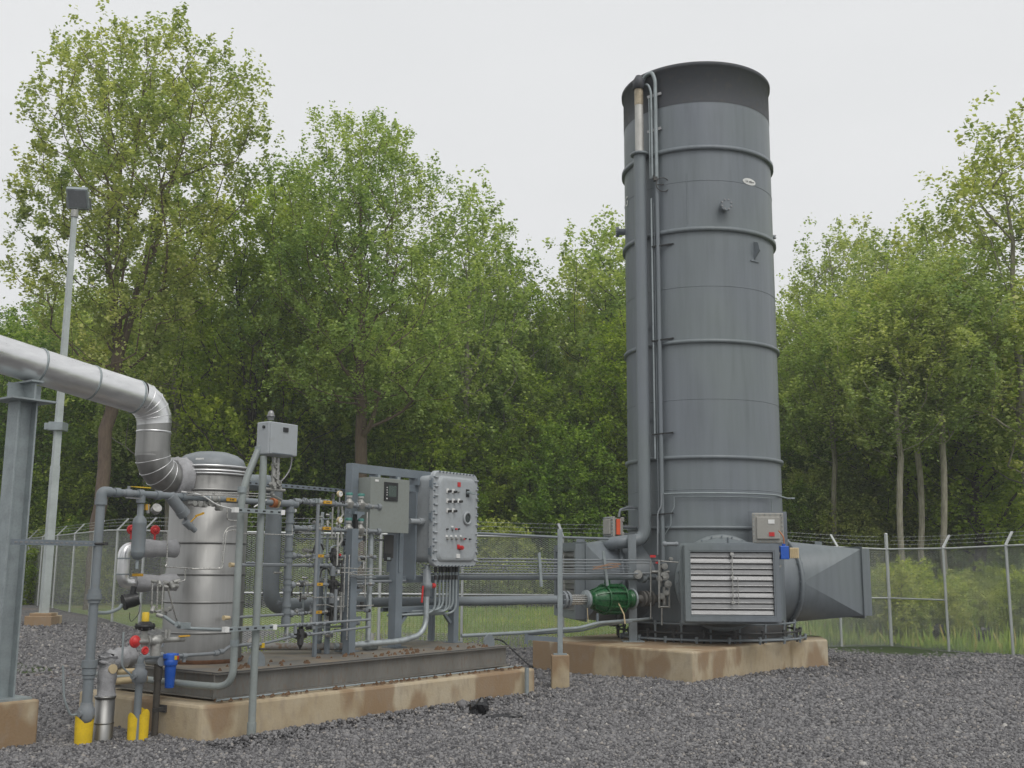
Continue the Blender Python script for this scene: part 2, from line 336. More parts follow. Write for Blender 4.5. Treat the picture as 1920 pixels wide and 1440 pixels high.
# ------------------------------------------------------------------ ground
CL = Vector((-5.4, 20.0, .0)); CR = Vector((8.62, 25.0, .0)); CLF = Vector((-18.2, 40.2, .0)); CRN = Vector((15.6, 13.2, .0))
def hgt(x, y):                       # gentle lie of the land: flat yard, small rise beyond the back fence, wooded hill far behind
    def ss(a, b, t): t = min(1, max(0, (t-a)/(b-a))); return t*t*(3-2*t)
    z = .012*math.sin(x*.9+.4)*math.cos(y*.7)-.06*(1-ss(.9, 2.3, x))*(1-ss(17, 20, y))
    z += -.16*ss(3, 9, x)*ss(18, 25, y)
    z += .25*ss(21, 32, y-.35*x)
    z += 15*ss(58, 135, y)+4*math.sin(x*.05)*ss(70, 120, y)
    return z
def sheet(name, xs, ys, mat, inside=None, dz=0):
    m = M(); nx = len(xs); ny = len(ys)
    vs = [(x, y, hgt(x, y)+dz) for y in ys for x in xs]; fs = []
    for j in range(ny-1):
        for i in range(nx-1):
            cx = (xs[i]+xs[i+1])/2; cy = (ys[j]+ys[j+1])/2
            if inside is None or inside(cx, cy): fs.append((j*nx+i, j*nx+i+1, (j+1)*nx+i+1, (j+1)*nx+i))
    m.add(vs, fs, True); return obj(name, m, mat)
def sideof(a, b, x, y): return (b.x-a.x)*(y-a.y)-(b.y-a.y)*(x-a.x)
def lin(a, b, n): return [a+(b-a)*i/n for i in range(n+1)]
tag(sheet('ground', lin(-260, 260, 90), lin(-60, 420, 120), MT['soil']), kind='structure')
# yard of crushed stone: polygon strip fans that follow the fence lines
def polysheet(name, poly, mat, dz, step=.5):
    xs = [p[0] for p in poly]; ys = [p[1] for p in poly]; m = M()
    y = min(ys); rows = []
    while y < max(ys)-1e-6:
        y2 = min(y+step, max(ys))
        def span(yy):
            hit = []
            for i in range(len(poly)):
                a, b = poly[i], poly[(i+1) % len(poly)]
                if (a[1]-yy)*(b[1]-yy) < 0 or a[1] == yy: hit.append(a[0] if a[1] == b[1] else a[0]+(b[0]-a[0])*(yy-a[1])/(b[1]-a[1]))
            return (min(hit), max(hit)) if len(hit) > 1 else None
        s1, s2 = span(y+1e-5), span(y2-1e-5)
        if s1 and s2:
            n = 140
            a = [(s1[0]+(s1[1]-s1[0])*i/n, y) for i in range(n+1)]; b = [(s2[0]+(s2[1]-s2[0])*i/n, y2) for i in range(n+1)]
            m.add([(p[0], p[1], hgt(*p)+dz) for p in a+b], [(i, i+1, n+2+i, n+1+i) for i in range(n)], True)
        y = y2
    return obj(name, m, mat)
gy_ = polysheet('gravel_yard', [(-60, -20), (60, -20), (30, -3), (9.0, 25.4), (-5.4, 20.2), (-21, 44.6), (-60, 44.6)], MT['gravel'], .02)
tag(gy_, kind='structure')
lw = polysheet('lawn', [(-5.3, 20.0), (9.2, 25.2), (34, -10), (60, -10), (60, 37), (-30, 37), (-16.5, 37.5)], MT['lawn'], .012)
tag(lw, kind='structure')

rng = np.random.default_rng(7)
def inst_mesh(name, mat, base_v, base_f, pos, rot, scl, smooth=False):
    """many small pieces written straight into ONE mesh"""
    bv = np.array(base_v, float); bf = np.array(base_f, int); n = len(pos); k = len(bv)
    v = np.einsum('nij,kj->nki', rot, bv)*scl[:, None, :]+pos[:, None, :] if scl.ndim == 2 and False else np.einsum('nij,nkj->nki', rot, bv[None]*scl[:, None, :])+pos[:, None, :]
    f = (bf[None]+(np.arange(n)*k)[:, None, None]).reshape(-1, bf.shape[1])
    me = bpy.data.meshes.new(name); me.vertices.add(n*k); me.vertices.foreach_set('co', v.reshape(-1))
    nf = len(f); c = bf.shape[1]; me.loops.add(nf*c); me.loops.foreach_set('vertex_index', f.reshape(-1))
    me.polygons.add(nf); me.polygons.foreach_set('loop_start', np.arange(nf)*c); me.polygons.foreach_set('loop_total', np.full(nf, c))
    me.materials.append(mat); me.update(calc_edges=True)
    return me
def rotm(rz, tilt, az):
    cz, sz = np.cos(rz), np.sin(rz); n = len(rz); R1 = np.zeros((n, 3, 3)); R1[:, 0, 0] = cz; R1[:, 0, 1] = -sz; R1[:, 1, 0] = sz; R1[:, 1, 1] = cz; R1[:, 2, 2] = 1
    k = np.stack([np.cos(az), np.sin(az), np.zeros(n)], 1); K = np.zeros((n, 3, 3))
    K[:, 0, 2] = k[:, 1]; K[:, 1, 2] = -k[:, 0]; K[:, 2, 0] = -k[:, 1]; K[:, 2, 1] = k[:, 0]
    R2 = np.eye(3)[None]+np.sin(tilt)[:, None, None]*K+(1-np.cos(tilt))[:, None, None]*np.einsum('nij,njk->nik', K, K)
    return np.einsum('nij,njk->nik', R2, R1)
def in_yard(x, y):
    a = (x-(-5.4))*(25.2-20.0)-(y-20.0)*(8.75+5.4)
    left = (y > 20.0) & ((x-(-5.4))*(40.2-20)-(y-20)*(-18.2+5.4) > 0)
    back = (a < 0) & (x > -5.4)
    right = (x-8.75)*(13.2-25.2)-(y-25.2)*(15.6-8.75) < 0
    return ~(back | (left & (x < 8)) & (x > -5.4) | left & (y > 20) & (x > -21)) & ~(right & (x > 8))
def stones():
    parts = []
    for n, y0, y1, s0 in ((78000, 7.3, 11.5, .0125), (68000, 11.0, 16.5, .0155), (40000, 16, 26, .020)):
        y = rng.uniform(y0, y1, n); x = rng.uniform(-.56, .56, n)*(y+1.0)
        ok = (x > -7.5) | (y < 30)
        a = (x+5.4)*5.2-(y-20.0)*14.15; ok &= ~((a < 0) & (x > -5.4))
        ok &= ~((y > 20) & ((x+5.4)*20.2-(y-20)*(-12.8) > 0) & (x < -5.4) )
        ok &= ~(((x-8.75)*(-12.0)-(y-25.2)*6.85 < 0) & (x > 8))
        x = x[ok]; y = y[ok]; s = s0*np.exp(rng.normal(0, .28, len(x)))
        parts.append((x, y, s))
    x = np.concatenate([p[0] for p in parts]); y = np.concatenate([p[1] for p in parts]); s = np.concatenate([p[2] for p in parts]); n = len(x)
    du, dv = (x-O_[0])*U_[0]+(y-O_[1])*U_[1], (x-O_[0])*V_[0]+(y-O_[1])*V_[1]
    keep = ~((du > .02) & (du < 5.25) & (dv > .10) & (dv < 2.28))
    x, y, s = x[keep], y[keep], s[keep]; n = len(x)
    zb = np.array([hgt(a, b) for a, b in zip(x, y)])+.02
    pile = .045*np.exp(-((dv[keep]+.12)/.22)**2)*((du[keep] > -.1) & (du[keep] < 5.2))*rng.uniform(0, 1, n)
    pos = np.stack([x, y, zb+s*.25+pile], 1)
    t = 1.0; base = [(-1, -.8, -.7), (1, -.9, -.6), (.8, 1, -.7), (-.9, .8, -.8), (-.6, -.9, .7), (.9, -.5, .6), (.6, .7, .9), (-.9, .6, .5)]
    bf = [(0, 3, 2, 1), (4, 5, 6, 7), (0, 1, 5, 4), (1, 2, 6, 5), (2, 3, 7, 6), (3, 0, 4, 7)]
    rot = rotm(rng.uniform(0, 6.28, n), rng.uniform(0, 1.2, n), rng.uniform(0, 6.28, n))
    scl = s[:, None]*rng.uniform(.55, 1.15, (n, 3)); 
    me = inst_mesh('gravel_stones', MT['stone'], base, bf, pos, rot, scl)
    o = bpy.data.objects.new('gravel_stones', me); COL.objects.link(o)
    tag(o, 'loose grey crushed stone covering the yard', 'gravel', kind='stuff')
stones()
def grass():
    n = 60000
    x = rng.uniform(-9, 16, n); y = rng.uniform(19, 36, n)
    a = (x+5.4)*5.2-(y-20.0)*14.15; ok = ((a < -.6) & (x > -5.2)) | ((x > 8.9) & ((x-8.75)*(-12.0)-(y-25.2)*6.85 < -1))
    x = x[ok]; y = y[ok]; n = len(x)
    pos = np.stack([x, y, np.array([hgt(p, q) for p, q in zip(x, y)])+.01], 1)
    base = [(-.5, 0, 0), (.5, 0, 0), (.1, .25, 1), (-.1, .25, 1)]
    h = np.where(x > 7, rng.uniform(.06, .22, n)*np.where(rng.random(n) < .12, 2.4, 1), rng.uniform(.05, .13, n))
    scl = np.stack([h*.12+.008, h, h], 1)
    me = inst_mesh('grass', MT['grass'], base, [(0, 1, 2, 3)], pos, rotm(rng.uniform(0, 6.28, n), rng.uniform(0, .5, n), rng.uniform(0, 6.28, n)), scl)
    o = bpy.data.objects.new('grass', me); COL.objects.link(o); tag(o, 'short mown grass beyond the chain link fence', 'grass', kind='stuff')
grass()

# ------------------------------------------------------------------ trees
def tree_mesh(seed, H, cb, rmax, ntuft, leaves, leafs, prof, tr=.2, off=(0, 0), forks=1, barkm='bark', leafm='leafA', tz=.42, tw=.20, mind=.62, kink=.05, low=0):
    """trunk mesh and crown mesh: tufts of leaves are spread through an envelope, every tuft is joined to the nearest lower limb, limbs thicken with what they carry.
    H height, cb crown base, rmax widest reach, prof[(t, r)] outline from base to top, off = drift of the crown's centre"""
    R = random.Random(seed); nr = np.random.default_rng(seed)
    pt = np.array(prof, float)
    env = lambda t: np.interp(t, pt[:, 0], pt[:, 1])*rmax
    # trunk nodes
    P = []; par = []; nz = 14; fz = H*.42 if forks > 1 else H
    for i in range(nz+1):
        z = -.3+(H*.96+.3)*i/nz if forks == 1 else -.3+(fz+.3)*i/nz
        k = max(0, z/H); P.append([off[0]*k**1.5+R.gauss(0, kink)*(i > 2), off[1]*k**1.5+R.gauss(0, kink)*(i > 2), z]); par.append(i-1)
    nb_ = len(P)
    if forks > 1:
        for q in range(forks):
            a = q*2*math.pi/forks+R.uniform(-.3, .3); p0 = nb_-1; rr = rmax*.42*R.uniform(.7, 1.1)
            for i in range(1, 9):
                t = i/8; z = fz+(H*.93-fz)*t*R.uniform(.97, 1.0); k = (z/H)**1.5
                P.append([off[0]*k+math.cos(a)*rr*t**.75+R.gauss(0, kink), off[1]*k+math.sin(a)*rr*t**.75+R.gauss(0, kink), z]); par.append(p0); p0 = len(P)-1
    # tuft targets (rejection for spacing, so that gaps stay open)
    T = []; tries = 0
    while len(T) < ntuft and tries < ntuft*40:
        tries += 1; t = R.random()**.9; z = cb+(H-cb)*t; e = float(env(t)); 
        if R.random() > (e/rmax)**1.2+.08: continue
        r = e*(R.random()**.42)*R.uniform(.86, 1.06); a = R.uniform(0, 2*math.pi); lump = 1+.13*math.sin(3*a+seed+z*.8)+.08*math.sin(5*a-z*1.7)
        k = (z/H)**1.5; p = (off[0]*k+math.cos(a)*r*lump, off[1]*k+math.sin(a)*r*lump, z)
        if all((p[0]-q[0])**2+(p[1]-q[1])**2+((p[2]-q[2])*.7)**2 > mind**2 for q in T): T.append(p)
    ax = lambda p: math.hypot(p[0]-off[0]*(p[2]/H)**1.5, p[1]-off[1]*(p[2]/H)**1.5)
    T.sort(key=ax); tipn = []
    for p in T:
        A = np.array(P); d = np.array(p)-A; L_ = np.linalg.norm(d, axis=1); hz_ = np.hypot(d[:, 0], d[:, 1]); el = np.arctan2(d[:, 2], hz_+1e-6)
        cost = L_+2.2*np.abs(np.clip(.55-el, 0, 9))*L_*.8+np.where(A[:, 2] < cb*.55-.3, 50, 0)+np.where(el > 1.35, .3, 0); j = int(np.argmin(cost)); q = A[j]; n_ = max(2, int(L_[j]/.55)); last = j; dv = np.array(p)-q
        for i in range(1, n_+1):
            t = i/n_; lat = t**.85; ver = t**1.25; w_ = .05*L_[j]*math.sin(math.pi*t)
            P.append([q[0]+dv[0]*lat+R.gauss(0, w_*.5), q[1]+dv[1]*lat+R.gauss(0, w_*.5), q[2]+dv[2]*ver+R.gauss(0, w_*.3)]); par.append(last); last = len(P)-1
        tipn.append(last)
    n = len(P); w = [0]*n
    for i in tipn: w[i] += 1
    for i in range(n-1, 0, -1): w[par[i]] += w[i] if par[i] >= 0 else 0
    rad = [max(.009, tr*(min(1, (w[i]+.5)/(len(tipn)+.5)))**.55) for i in range(n)]
    for i in range(nb_): rad[i] = max(rad[i], tr*(1.0-.25*i/nb_) if forks > 1 else tr*(1-i/(nb_+.4)))
    rad[0] *= 1.25
    kids = [[] for _ in range(n)]
    for i in range(1, n): kids[par[i]].append(i)
    tm = M(); done = set()
    def chain(i0, i1):
        c = [i0, i1]
        while kids[c[-1]]: 
            nx = max(kids[c[-1]], key=lambda k: w[k]+(1000 if k < nb_ and c[-1] < nb_ else 0)); done.add(nx); c.append(nx)
        rr = [min(rad[c[0]]*.8, rad[c[1]]*1.15)]+[rad[k] for k in c[1:]] if i0 or i1 != 1 else [rad[k] for k in c]
        if rr[0] < .016: ns = 3
        else: ns = 5 if rr[0] < .07 else 9
        tm.tube([P[k] for k in c], 1, ns, radii=rr, cap=False)
    chain(0, 1); done.add(1)
    for i in range(n):
        for k in kids[i]:
            if k not in done: done.add(k); chain(i, k)
    # leaves round the tips and along the last stretch of each twig
    T = np.array([P[i] for i in tipn]); Q = np.array([P[par[i]] for i in tipn]); m_ = len(T)
    wt = nr.uniform(.45, 1.3, m_); idx = nr.choice(m_, leaves, p=wt/wt.sum()); big = nr.uniform(.7, 1.35, m_)
    f = nr.uniform(-.25, 1.0, leaves)[:, None]; c = T[idx]+(T[idx]-Q[idx])*(-.5+f*.5)
    sub = nr.normal(0, 1, (m_, 7, 3))*np.array([tw*1.15, tw*1.15, tz*.8]); si = nr.integers(0, 7, leaves)      # seven sprays per tuft
    o3 = (sub[idx, si]+nr.normal(0, 1, (leaves, 3))*np.array([tw*.38, tw*.38, tz*.28]))*big[idx][:, None]; o3[:, 2] += tz*.25
    pos = c+o3; s = leafs*nr.uniform(.55, 1.25, leaves); rot = rotm(nr.uniform(0, 6.28, leaves), np.abs(nr.normal(.2, .7, leaves)), nr.uniform(0, 6.28, leaves))
    base = [(0, -.5, 0), (.42, .02, .12), (0, .55, -.08), (-.42, .02, .12)]
    cm = inst_mesh('crown', MT[leafm], base, [(0, 1, 2, 3)], pos, rot, np.stack([s, s, s], 1))
    return tm, cm
def make_tree(name, tm, cm, label, cat, bark='bark', group=None):
    root = thing(name, (0, 0, 0), label, cat, group)
    obj('trunk', tm, MT[bark], root)
    c = bpy.data.objects.new('crown', cm); COL.objects.link(c); c.parent = root
    return root
def put(o, px, D, s=1, sz=None, rz=0, dy=0):
    p = gz(px, 1200, 0); x = p.x/p.y*D; o.location = (x, D, hgt(x, D)+dy); o.scale = (s, s, sz or s); o.rotation_euler = (0, 0, rz); return o
def ptop(px, D, ytop): return gy(px, ytop, D).z-hgt(0, D)

# the tall forked tree left
tm, cm = tree_mesh(14, 18.4, 6.8, 3.7, 350, 58000, .122, [(0, .42), (.2, .72), (.45, .95), (.68, 1), (.84, .88), (.94, .64), (1, .28)], tr=.20, off=(.95, 0), forks=5, mind=.68, tw=.19)
t1 = make_tree('tall_tree', tm, cm, 'tallest tree, olive crown above a forked brown trunk behind the silver duct', 'tree'); put(t1, 165, 33, 1)
tm, cm = tree_mesh(29, 16.8, 6.7, 3.9, 380, 62000, .112, [(0, .7), (.15, .95), (.38, 1), (.6, .88), (.8, .70), (.93, .5), (1, .2)], tr=.21, off=(-.35, 0), leafm='leafB')
t2 = make_tree('tall_tree', tm, cm, 'tall rounded green tree with a straight brown trunk above the grey panel frame', 'tree'); put(t2, 668, 36, 1)
VAR = []
tm, cm = tree_mesh(31, 13, 3.4, 2.35, 150, 21000, .12, [(0, .35), (.25, .8), (.55, 1), (.8, .75), (1, .2)], tr=.13, leafm='leafB', mind=.55)
VAR.append(make_tree('slender_tree', tm, cm, 'slender tree', 'tree', 'barkw'))
tm, cm = tree_mesh(32, 11, 1.4, 3.3, 230, 40000, .13, [(0, .6), (.2, .95), (.5, 1), (.8, .72), (1, .25)], tr=.16, leafm='leafC', tw=.26)
VAR.append(make_tree('leafy_tree', tm, cm, 'leafy tree', 'tree', 'barkd'))
tm, cm = tree_mesh(33, 12, 2.6, 3.1, 200, 32000, .125, [(0, .4), (.3, .85), (.6, 1), (.85, .75), (1, .3)], tr=.16, forks=3, leafm='leafD', tw=.23)
VAR.append(make_tree('forked_tree', tm, cm, 'forked tree', 'tree', 'barkd'))
tm, cm = tree_mesh(34, 6.5, .3, 2.4, 130, 26000, .13, [(0, .8), (.3, 1), (.7, .85), (1, .35)], tr=.07, forks=4, leafm='leafC', tw=.26)
VAR.append(make_tree('understorey_tree', tm, cm, 'understorey', 'tree', 'barkd'))
tm, cm = tree_mesh(35, 2.4, .1, 1.1, 70, 9000, .085, [(0, .8), (.4, 1), (.8, .7), (1, .4)], tr=.03, forks=4, leafm='leafD', tw=.14, tz=.2, mind=.3)
VAR.append(make_tree('shrub', tm, cm, 'shrub', 'shrub', 'barkd'))
tm, cm = tree_mesh(41, 14, 7.0, 2.3, 140, 21000, .12, [(0, .4), (.25, .85), (.6, 1), (.85, .7), (1, .2)], tr=.095, off=(.5, 0), leafm='leafA', mind=.6)
VAR.append(make_tree('pale_trunk_tree', tm, cm, 'pale trunk tree', 'tree', 'barkw'))
def hof(o):
    c = [q for q in o.children if q.name.startswith('crown')][0]; a = np.empty(len(c.data.vertices)*3); c.data.vertices.foreach_get('co', a); return float(np.percentile(a[2::3], 99.7))
HT = [hof(o) for o in VAR]
t1.scale = (1, 1, top(165, 33, 22)/hof(t1)) if False else t1.scale
used = set()
def plant(k, px, D, h, wd=None, label=None, group=None, leaf=None, cat=None):
    src = VAR[k]; H0 = HT[k]
    if k in used: o = copy_tree(src)
    else: o = src; used.add(k)
    rr = random.Random(int(px*7+D*13)); sc = (wd or h/H0*rr.uniform(.95, 1.1)); put(o, px, D, sc, h/H0, rr.uniform(0, 6.28))
    if group: o['group'] = group
    elif 'group' in o: del o['group']
    o['label'] = label; 
    if cat: o['category'] = cat
    if leaf:
        c = [q for q in o.children if q.name.startswith('crown')][0]
        key = (k, leaf)
        if key not in LM: LM[key] = c.data.copy(); LM[key].materials[0] = MT[leaf]
        c.data = LM[key]
    return o
LM = {}
def top(px, D, y): return gy(px, y, D).z-hgt(gy(px, y, D).x, D)
# named trees rising against the sky
for k, px, D, y, wd, lf, lab in (
    (0, 300, 40, 400, 1.2, 'leafB', 'green tree filling the gap between the tallest tree and the pointed tree, left of centre'),
    (0, 80, 44, 520, 1.0, 'leafB', 'small pale topped tree beside the floodlight pole, left of the tallest tree'),
    (2, 455, 38, 345, 1.1, 'leafD', 'broad yellowish tree right against the right side of the tallest tree'),
    (0, 520, 41, 315, 1.3, 'leafB', 'slim green tree between the yellowish tree and the pointed tree'),
    (0, 868, 42, 345, 1.25, 'leafB', 'narrow tree touching the right side of the tall pointed tree'),
    (0, 962, 46, 462, 1.0, 'leafC', 'darker narrow tree at the left edge of the sky gap beside the stack'),
    (0, 912, 48, 432, 1.15, 'leafC', 'dark narrow tree just behind the narrow tree right of the pointed one'),
    (1, 1150, 47, 420, 1.35, 'leafB', 'rounded tree rising directly behind the left side of the grey stack'),
    (0, 1100, 50, 490, 1.0, 'leafB', 'tree left of the rounded one behind the stack, its top half as high'),
    (0, 1590, 44, 425, 1.1, 'leafA', 'slender tree first right of the stack with a rounded top'),
    (0, 1650, 46, 425, 1.1, 'leafA', 'slender pale barked tree second right of the stack'),
    (0, 1700, 40, 430, 1.15, 'leafA', 'slender tree third right of the stack standing behind the fence corner'),
    (0, 1775, 41, 400, 1.2, 'leafA', 'tree with a ragged pointed tip, fourth right of the stack'),
    (0, 1535, 49, 520, 1.0, 'leafD', 'low sparse tree close to the right side of the stack'),
    (2, 1485, 47, 590, 1.1, 'leafB', 'dark stemmed forked tree next to the stack on the right'),
    (2, 1745, 39, 560, 1.1, 'leafD', 'forked yellow green tree among the slender trees at right'),
    (0, 1945, 34, 215, 1.35, 'leafA', 'tall sparse tree cut off by the right edge of the picture'),
    (2, 1850, 37, 520, 1.2, 'leafD', 'broad yellow green tree before the tall sparse one at the right edge'),
    (5, 1700, 32.5, 520, .95, 'leafA', 'thin pale trunk standing clear just right of the fence corner post'),
    (5, 1778, 33, 470, 1.0, 'leafA', 'pale mottled trunk behind the second post of the right fence'),
    (5, 1735, 34.5, 500, 1.0, 'leafD', 'brown grey trunk between the two pale trunks at the right'),
    (5, 1575, 38, 560, .95, 'leafB', 'thin trunk with high leaves nearest to the right side of the stack')):
    plant(k, px, D, top(px, D, y), wd, lab, None, lf)
# the wood behind: rows of trees nothing tells apart
R = random.Random(5)
for D, n, k, y0, lf, g in ((40, 13, 3, 770, 'leafC', 'a'), (43, 14, 1, 640, 'leafC', 'b'), (50, 16, 1, 575, 'leafB', 'b'), (58, 16, 2, 560, 'leafC', 'b'), (70, 15, 1, 590, 'leafC', 'b')):
    for i in range(n):
        px = -180+(2280)*(i+R.random()*.8)/n; h = top(px, D, y0+R.uniform(-35, 45)); DD = D+R.uniform(-1.5, 1.5)
        if 1470 < px < 1720: h = top(px, D, y0+95+R.uniform(-30, 40))
        if 950 < px < 1070: h = min(h, top(px, D, 690))
        if h < 2: continue
        if k == 3: plant(3, px, DD, h, None, 'dark green low tree in the undergrowth at the edge of the wood', 'low trees along the edge of the wood', lf)
        else: plant(k, px, DD, h, max(h/11, .95), 'dense green tree in the wood behind the fence', 'trees of the dense wood behind the fence', lf)
for i in range(9):
    px = 1500+(420)*(i+R.random()*.8)/9; plant(3, px, 38.5+R.uniform(-1, 1.5), top(px, 38, 880+R.uniform(-60, 60)), None, 'mid green low tree filling the wood edge right of the stack', 'low trees right of the stack', 'leafB')
# bushes nearer the yard: behind the right fence and below the wood
for i in range(64):
    px = 1590+R.uniform(0, 470); D = R.uniform(27, 36); plant(4, px, D, R.uniform(.7, 2.0), None, 'light green bush among the weeds behind the right fence', 'bushes behind the right fence', 'leafD' if R.random() < .4 else 'leafB')
for i in range(34):
    px = -60+R.uniform(0, 1700); D = R.uniform(36, 40); plant(4, px, D, R.uniform(1.6, 3.2), None, 'green bush at the foot of the wood beyond the lawn', 'bushes at the foot of the wood', 'leafB' if R.random() < .5 else 'leafC')

# ------------------------------------------------------------------ chain link fences
def fence(a, b, h, npost, label, armdir, toprail=True, midrail=None, firstpost=True, lastpost=True, tall=(), ts=None, wr=.0023):
    a = Vector(a); b = Vector(b); root = thing('chain_link_fence', a, label, 'fence'); d = b-a; Ln = d.length; d.normalize(); nrm = Vector((-d.y, d.x, 0))
    g = lambda t: Vector((a.x+d.x*t, a.y+d.y*t, hgt(a.x+d.x*t, a.y+d.y*t)))
    step = Ln/npost
    for i, tt in enumerate(ts or [q/npost for q in range(npost+1)]):
        if not ts and (i == 0 and not firstpost or i == npost and not lastpost): continue
        p = g(tt*Ln); tl = i in tall; hh = h+.32 if tl else h
        m = M(); r = .042 if tl else .03; m.tube([p-Z*.2, p+Z*(hh+.02)], r, 10); m.ball(p+Z*(hh+.02), r*1.08, 10, .7)
        po = obj('post', m, MT['rail'], root)
        if not tl:
            m = M(); q = p+Z*(h+.02); e = q+(nrm*armdir+Z*1.15).normalized()*.36
            m.bar(q, e, .028, .05, d); obj('barb_arm', m, MT['rail'], po)
    m = M(); m.tube([g(i*Ln/8)+Z*(h) for i in range(9)], .021, 8); obj('top_rail', m, MT['rail'], root)
    for (t0, t1, zz) in (midrail or []):
        m = M(); m.tube([g(t0)+Z*zz, g(t1)+Z*zz], .02, 8); obj('brace_rail', m, MT['rail'], root)
    # woven wire
    w_ = .078; rows = int(round((h-.04)/(w_/2))); cols = int(Ln/(w_))
    r = wr; V0 = []; F0 = []; vs = []
    t = np.arange(0, rows+1)
    allv = []; allf = []; base = 0
    prof = [(math.cos(q), math.sin(q)) for q in (math.pi/2, math.pi*7/6, math.pi*11/6)]
    dn = np.array(d); nn = np.array(nrm)
    for sgn in (0, 1):
        for c in range(cols):
            s0 = c*w_+w_/2
            ss = s0+np.where((t+sgn) % 2 == 0, w_/2, -w_/2)*1.0 if sgn == 0 else s0+np.where(t % 2 == 0, -w_/2, w_/2)
            zz = .03+t*(w_/2); off = (.004 if sgn else -.004)
            gx = a.x+dn[0]*ss; gyy = a.y+dn[1]*ss; hz = hgt(a.x+dn[0]*s0, a.y+dn[1]*s0)
            for px_, pz_ in prof:
                allv.append(np.stack([gx+nn[0]*(off+px_*r), gyy+nn[1]*(off+px_*r), hz+zz+pz_*r*1.4], 1))
            k = rows+1; i0 = np.arange(rows)
            for q in range(3):
                q2 = (q+1) % 3; allf.append(np.stack([base+q*k+i0, base+q*k+i0+1, base+q2*k+i0+1, base+q2*k+i0], 1))
            base += 3*k
    v = np.concatenate(allv); f = np.concatenate(allf)
    me = bpy.data.meshes.new('wire_mesh'); me.vertices.add(len(v)); me.vertices.foreach_set('co', v.reshape(-1)); me.loops.add(len(f)*4); me.loops.foreach_set('vertex_index', f.reshape(-1))
    me.polygons.add(len(f)); me.polygons.foreach_set('loop_start', np.arange(len(f))*4); me.polygons.foreach_set('loop_total', np.full(len(f), 4)); me.materials.append(MT['wire']); me.update(calc_edges=True)
    o = bpy.data.objects.new('wire_mesh', me); COL.objects.link(o); o.parent = root; o.matrix_parent_inverse = root.matrix_world.inverted()
    for k in range(3):
        m = M(); e = (nrm*armdir+Z*1.15).normalized()*(.12+.115*k); P = [g(i*Ln/40)+Z*(h+.02)+e for i in range(41)]
        m.tube(P, .0035, 3)
        for i in range(int(Ln/.16)):
            p = g(i*.16)+Z*(h+.02)+e; m.bar(p-Z*.02-d*.012, p+Z*.02+d*.012, .004, .004, nrm)
        obj('barbed_wire', m, MT['wire'], root)
    return root
FH = 2.22
fence(CL, CR, FH, 5, 'long chain link fence running behind the grey stack, topped with barbed wire', 1, ts=(.09, .206, .317, .461, .59, .71, .82, .91), wr=.0036, midrail=[(0, 15.07, 1.12)])
fence(CLF, CL, FH, 9, 'galvanised chain link fence at the left with pale slanted barbed wire arms', 1, midrail=[(21.4, 24.0, 1.12)], tall=(9,))
fence(CR, CRN, FH, 9, 'chain link fence at the right edge in front of the bushes', 1, midrail=[(0, 1.53, 1.12)], tall=(0,))
# ------------------------------------------------------------------ enclosed flare stack and its pad
TC = Vector((3.39, 19.0, 0)); TR = 1.33; PZ = .45
m = M(); pad = [Vector((2.6, 15.75, -.4)), Vector((4.62, 18.3, -.4)), Vector((5.33, 18.68, -.4)), Vector((3.9, 21.6, -.4)), Vector((.36, 18.2, -.4))]
pad = [pad[0], pad[1], Vector((4.66, 18.26, -.4)), Vector((5.36, 18.66, -.4)), Vector((5.5, 19.5, -.4)), Vector((3.7, 22.0, -.4)), pad[4]]
m.prism(pad, (0, 0, .4+PZ))
fp = obj('concrete_pad', m, MT['conc'], None, .03); tag(fp, 'large tan concrete pad with brown stains under the grey flare stack', 'concrete pad')
stk = thing('flare_stack', (TC.x, TC.y, PZ), 'tall grey cylindrical enclosed flare stack with a dark top band', 'flare stack')
ZT = 10.34; ZS = 9.63
m = M(); m.lathe(TC, Z, [(PZ+.02, TR), (ZS, TR)], 96, False); m.lathe(TC, Z, [(PZ+.02, TR-.03), (ZT, TR-.03)], 96, False)
sh = obj('shell', m, MT['tower'], stk)
m = M(); m.lathe(TC, Z, [(ZS, TR+.004), (ZT-.05, TR+.004), (ZT-.04, TR+.035), (ZT+.02, TR+.038), (ZT+.03, TR+.03), (ZT, TR-.03)], 96, False)
obj('top_band', m, MT['soot'], stk)
for z_, o_, h_ in ((8.79, .05, .07), (7.33, .05, .07), (5.38, .045, .06), (3.43, .045, .06), (2.28, .03, .05), (PZ+.04, .1, .03)):
    m = M(); m.lathe(TC, Z, [(z_-h_/2, TR), (z_-h_/2, TR+o_), (z_+h_/2, TR+o_), (z_+h_/2, TR)], 96, False); obj('stiffener_ring', m, MT['tower'], stk)
m = M()
for z_ in (8.2, 6.33, 4.4, 2.9): m.torus(TC+Z*z_, Z, TR, .006, 72, 5)
m.box(TC+Vector((-.4, -TR*.954, 7.9)), .012, .02, .9)
obj('weld_seam', m, MT['tower'], sh)
def on(a, z, r=TR): return Vector((TC.x+r*math.cos(math.radians(a)), TC.y+r*math.sin(math.radians(a)), z))
def tpx(px, py, rr=TR):           # point on the stack's surface met by a photo direction
    d = Vector(ray(px, py)); o = Vector((0, 0, CAMH))-TC; a = d.x**2+d.y**2; b = 2*(o.x*d.x+o.y*d.y); c = o.x**2+o.y**2-rr*rr
    disc = b*b-4*a*c
    if disc < 0: disc = 0
    t = (-b-math.sqrt(disc))/(2*a); return Vector((0, 0, CAMH))+d*t
def outw(p): q = Vector((p.x-TC.x, p.y-TC.y, 0)); return q.normalized()
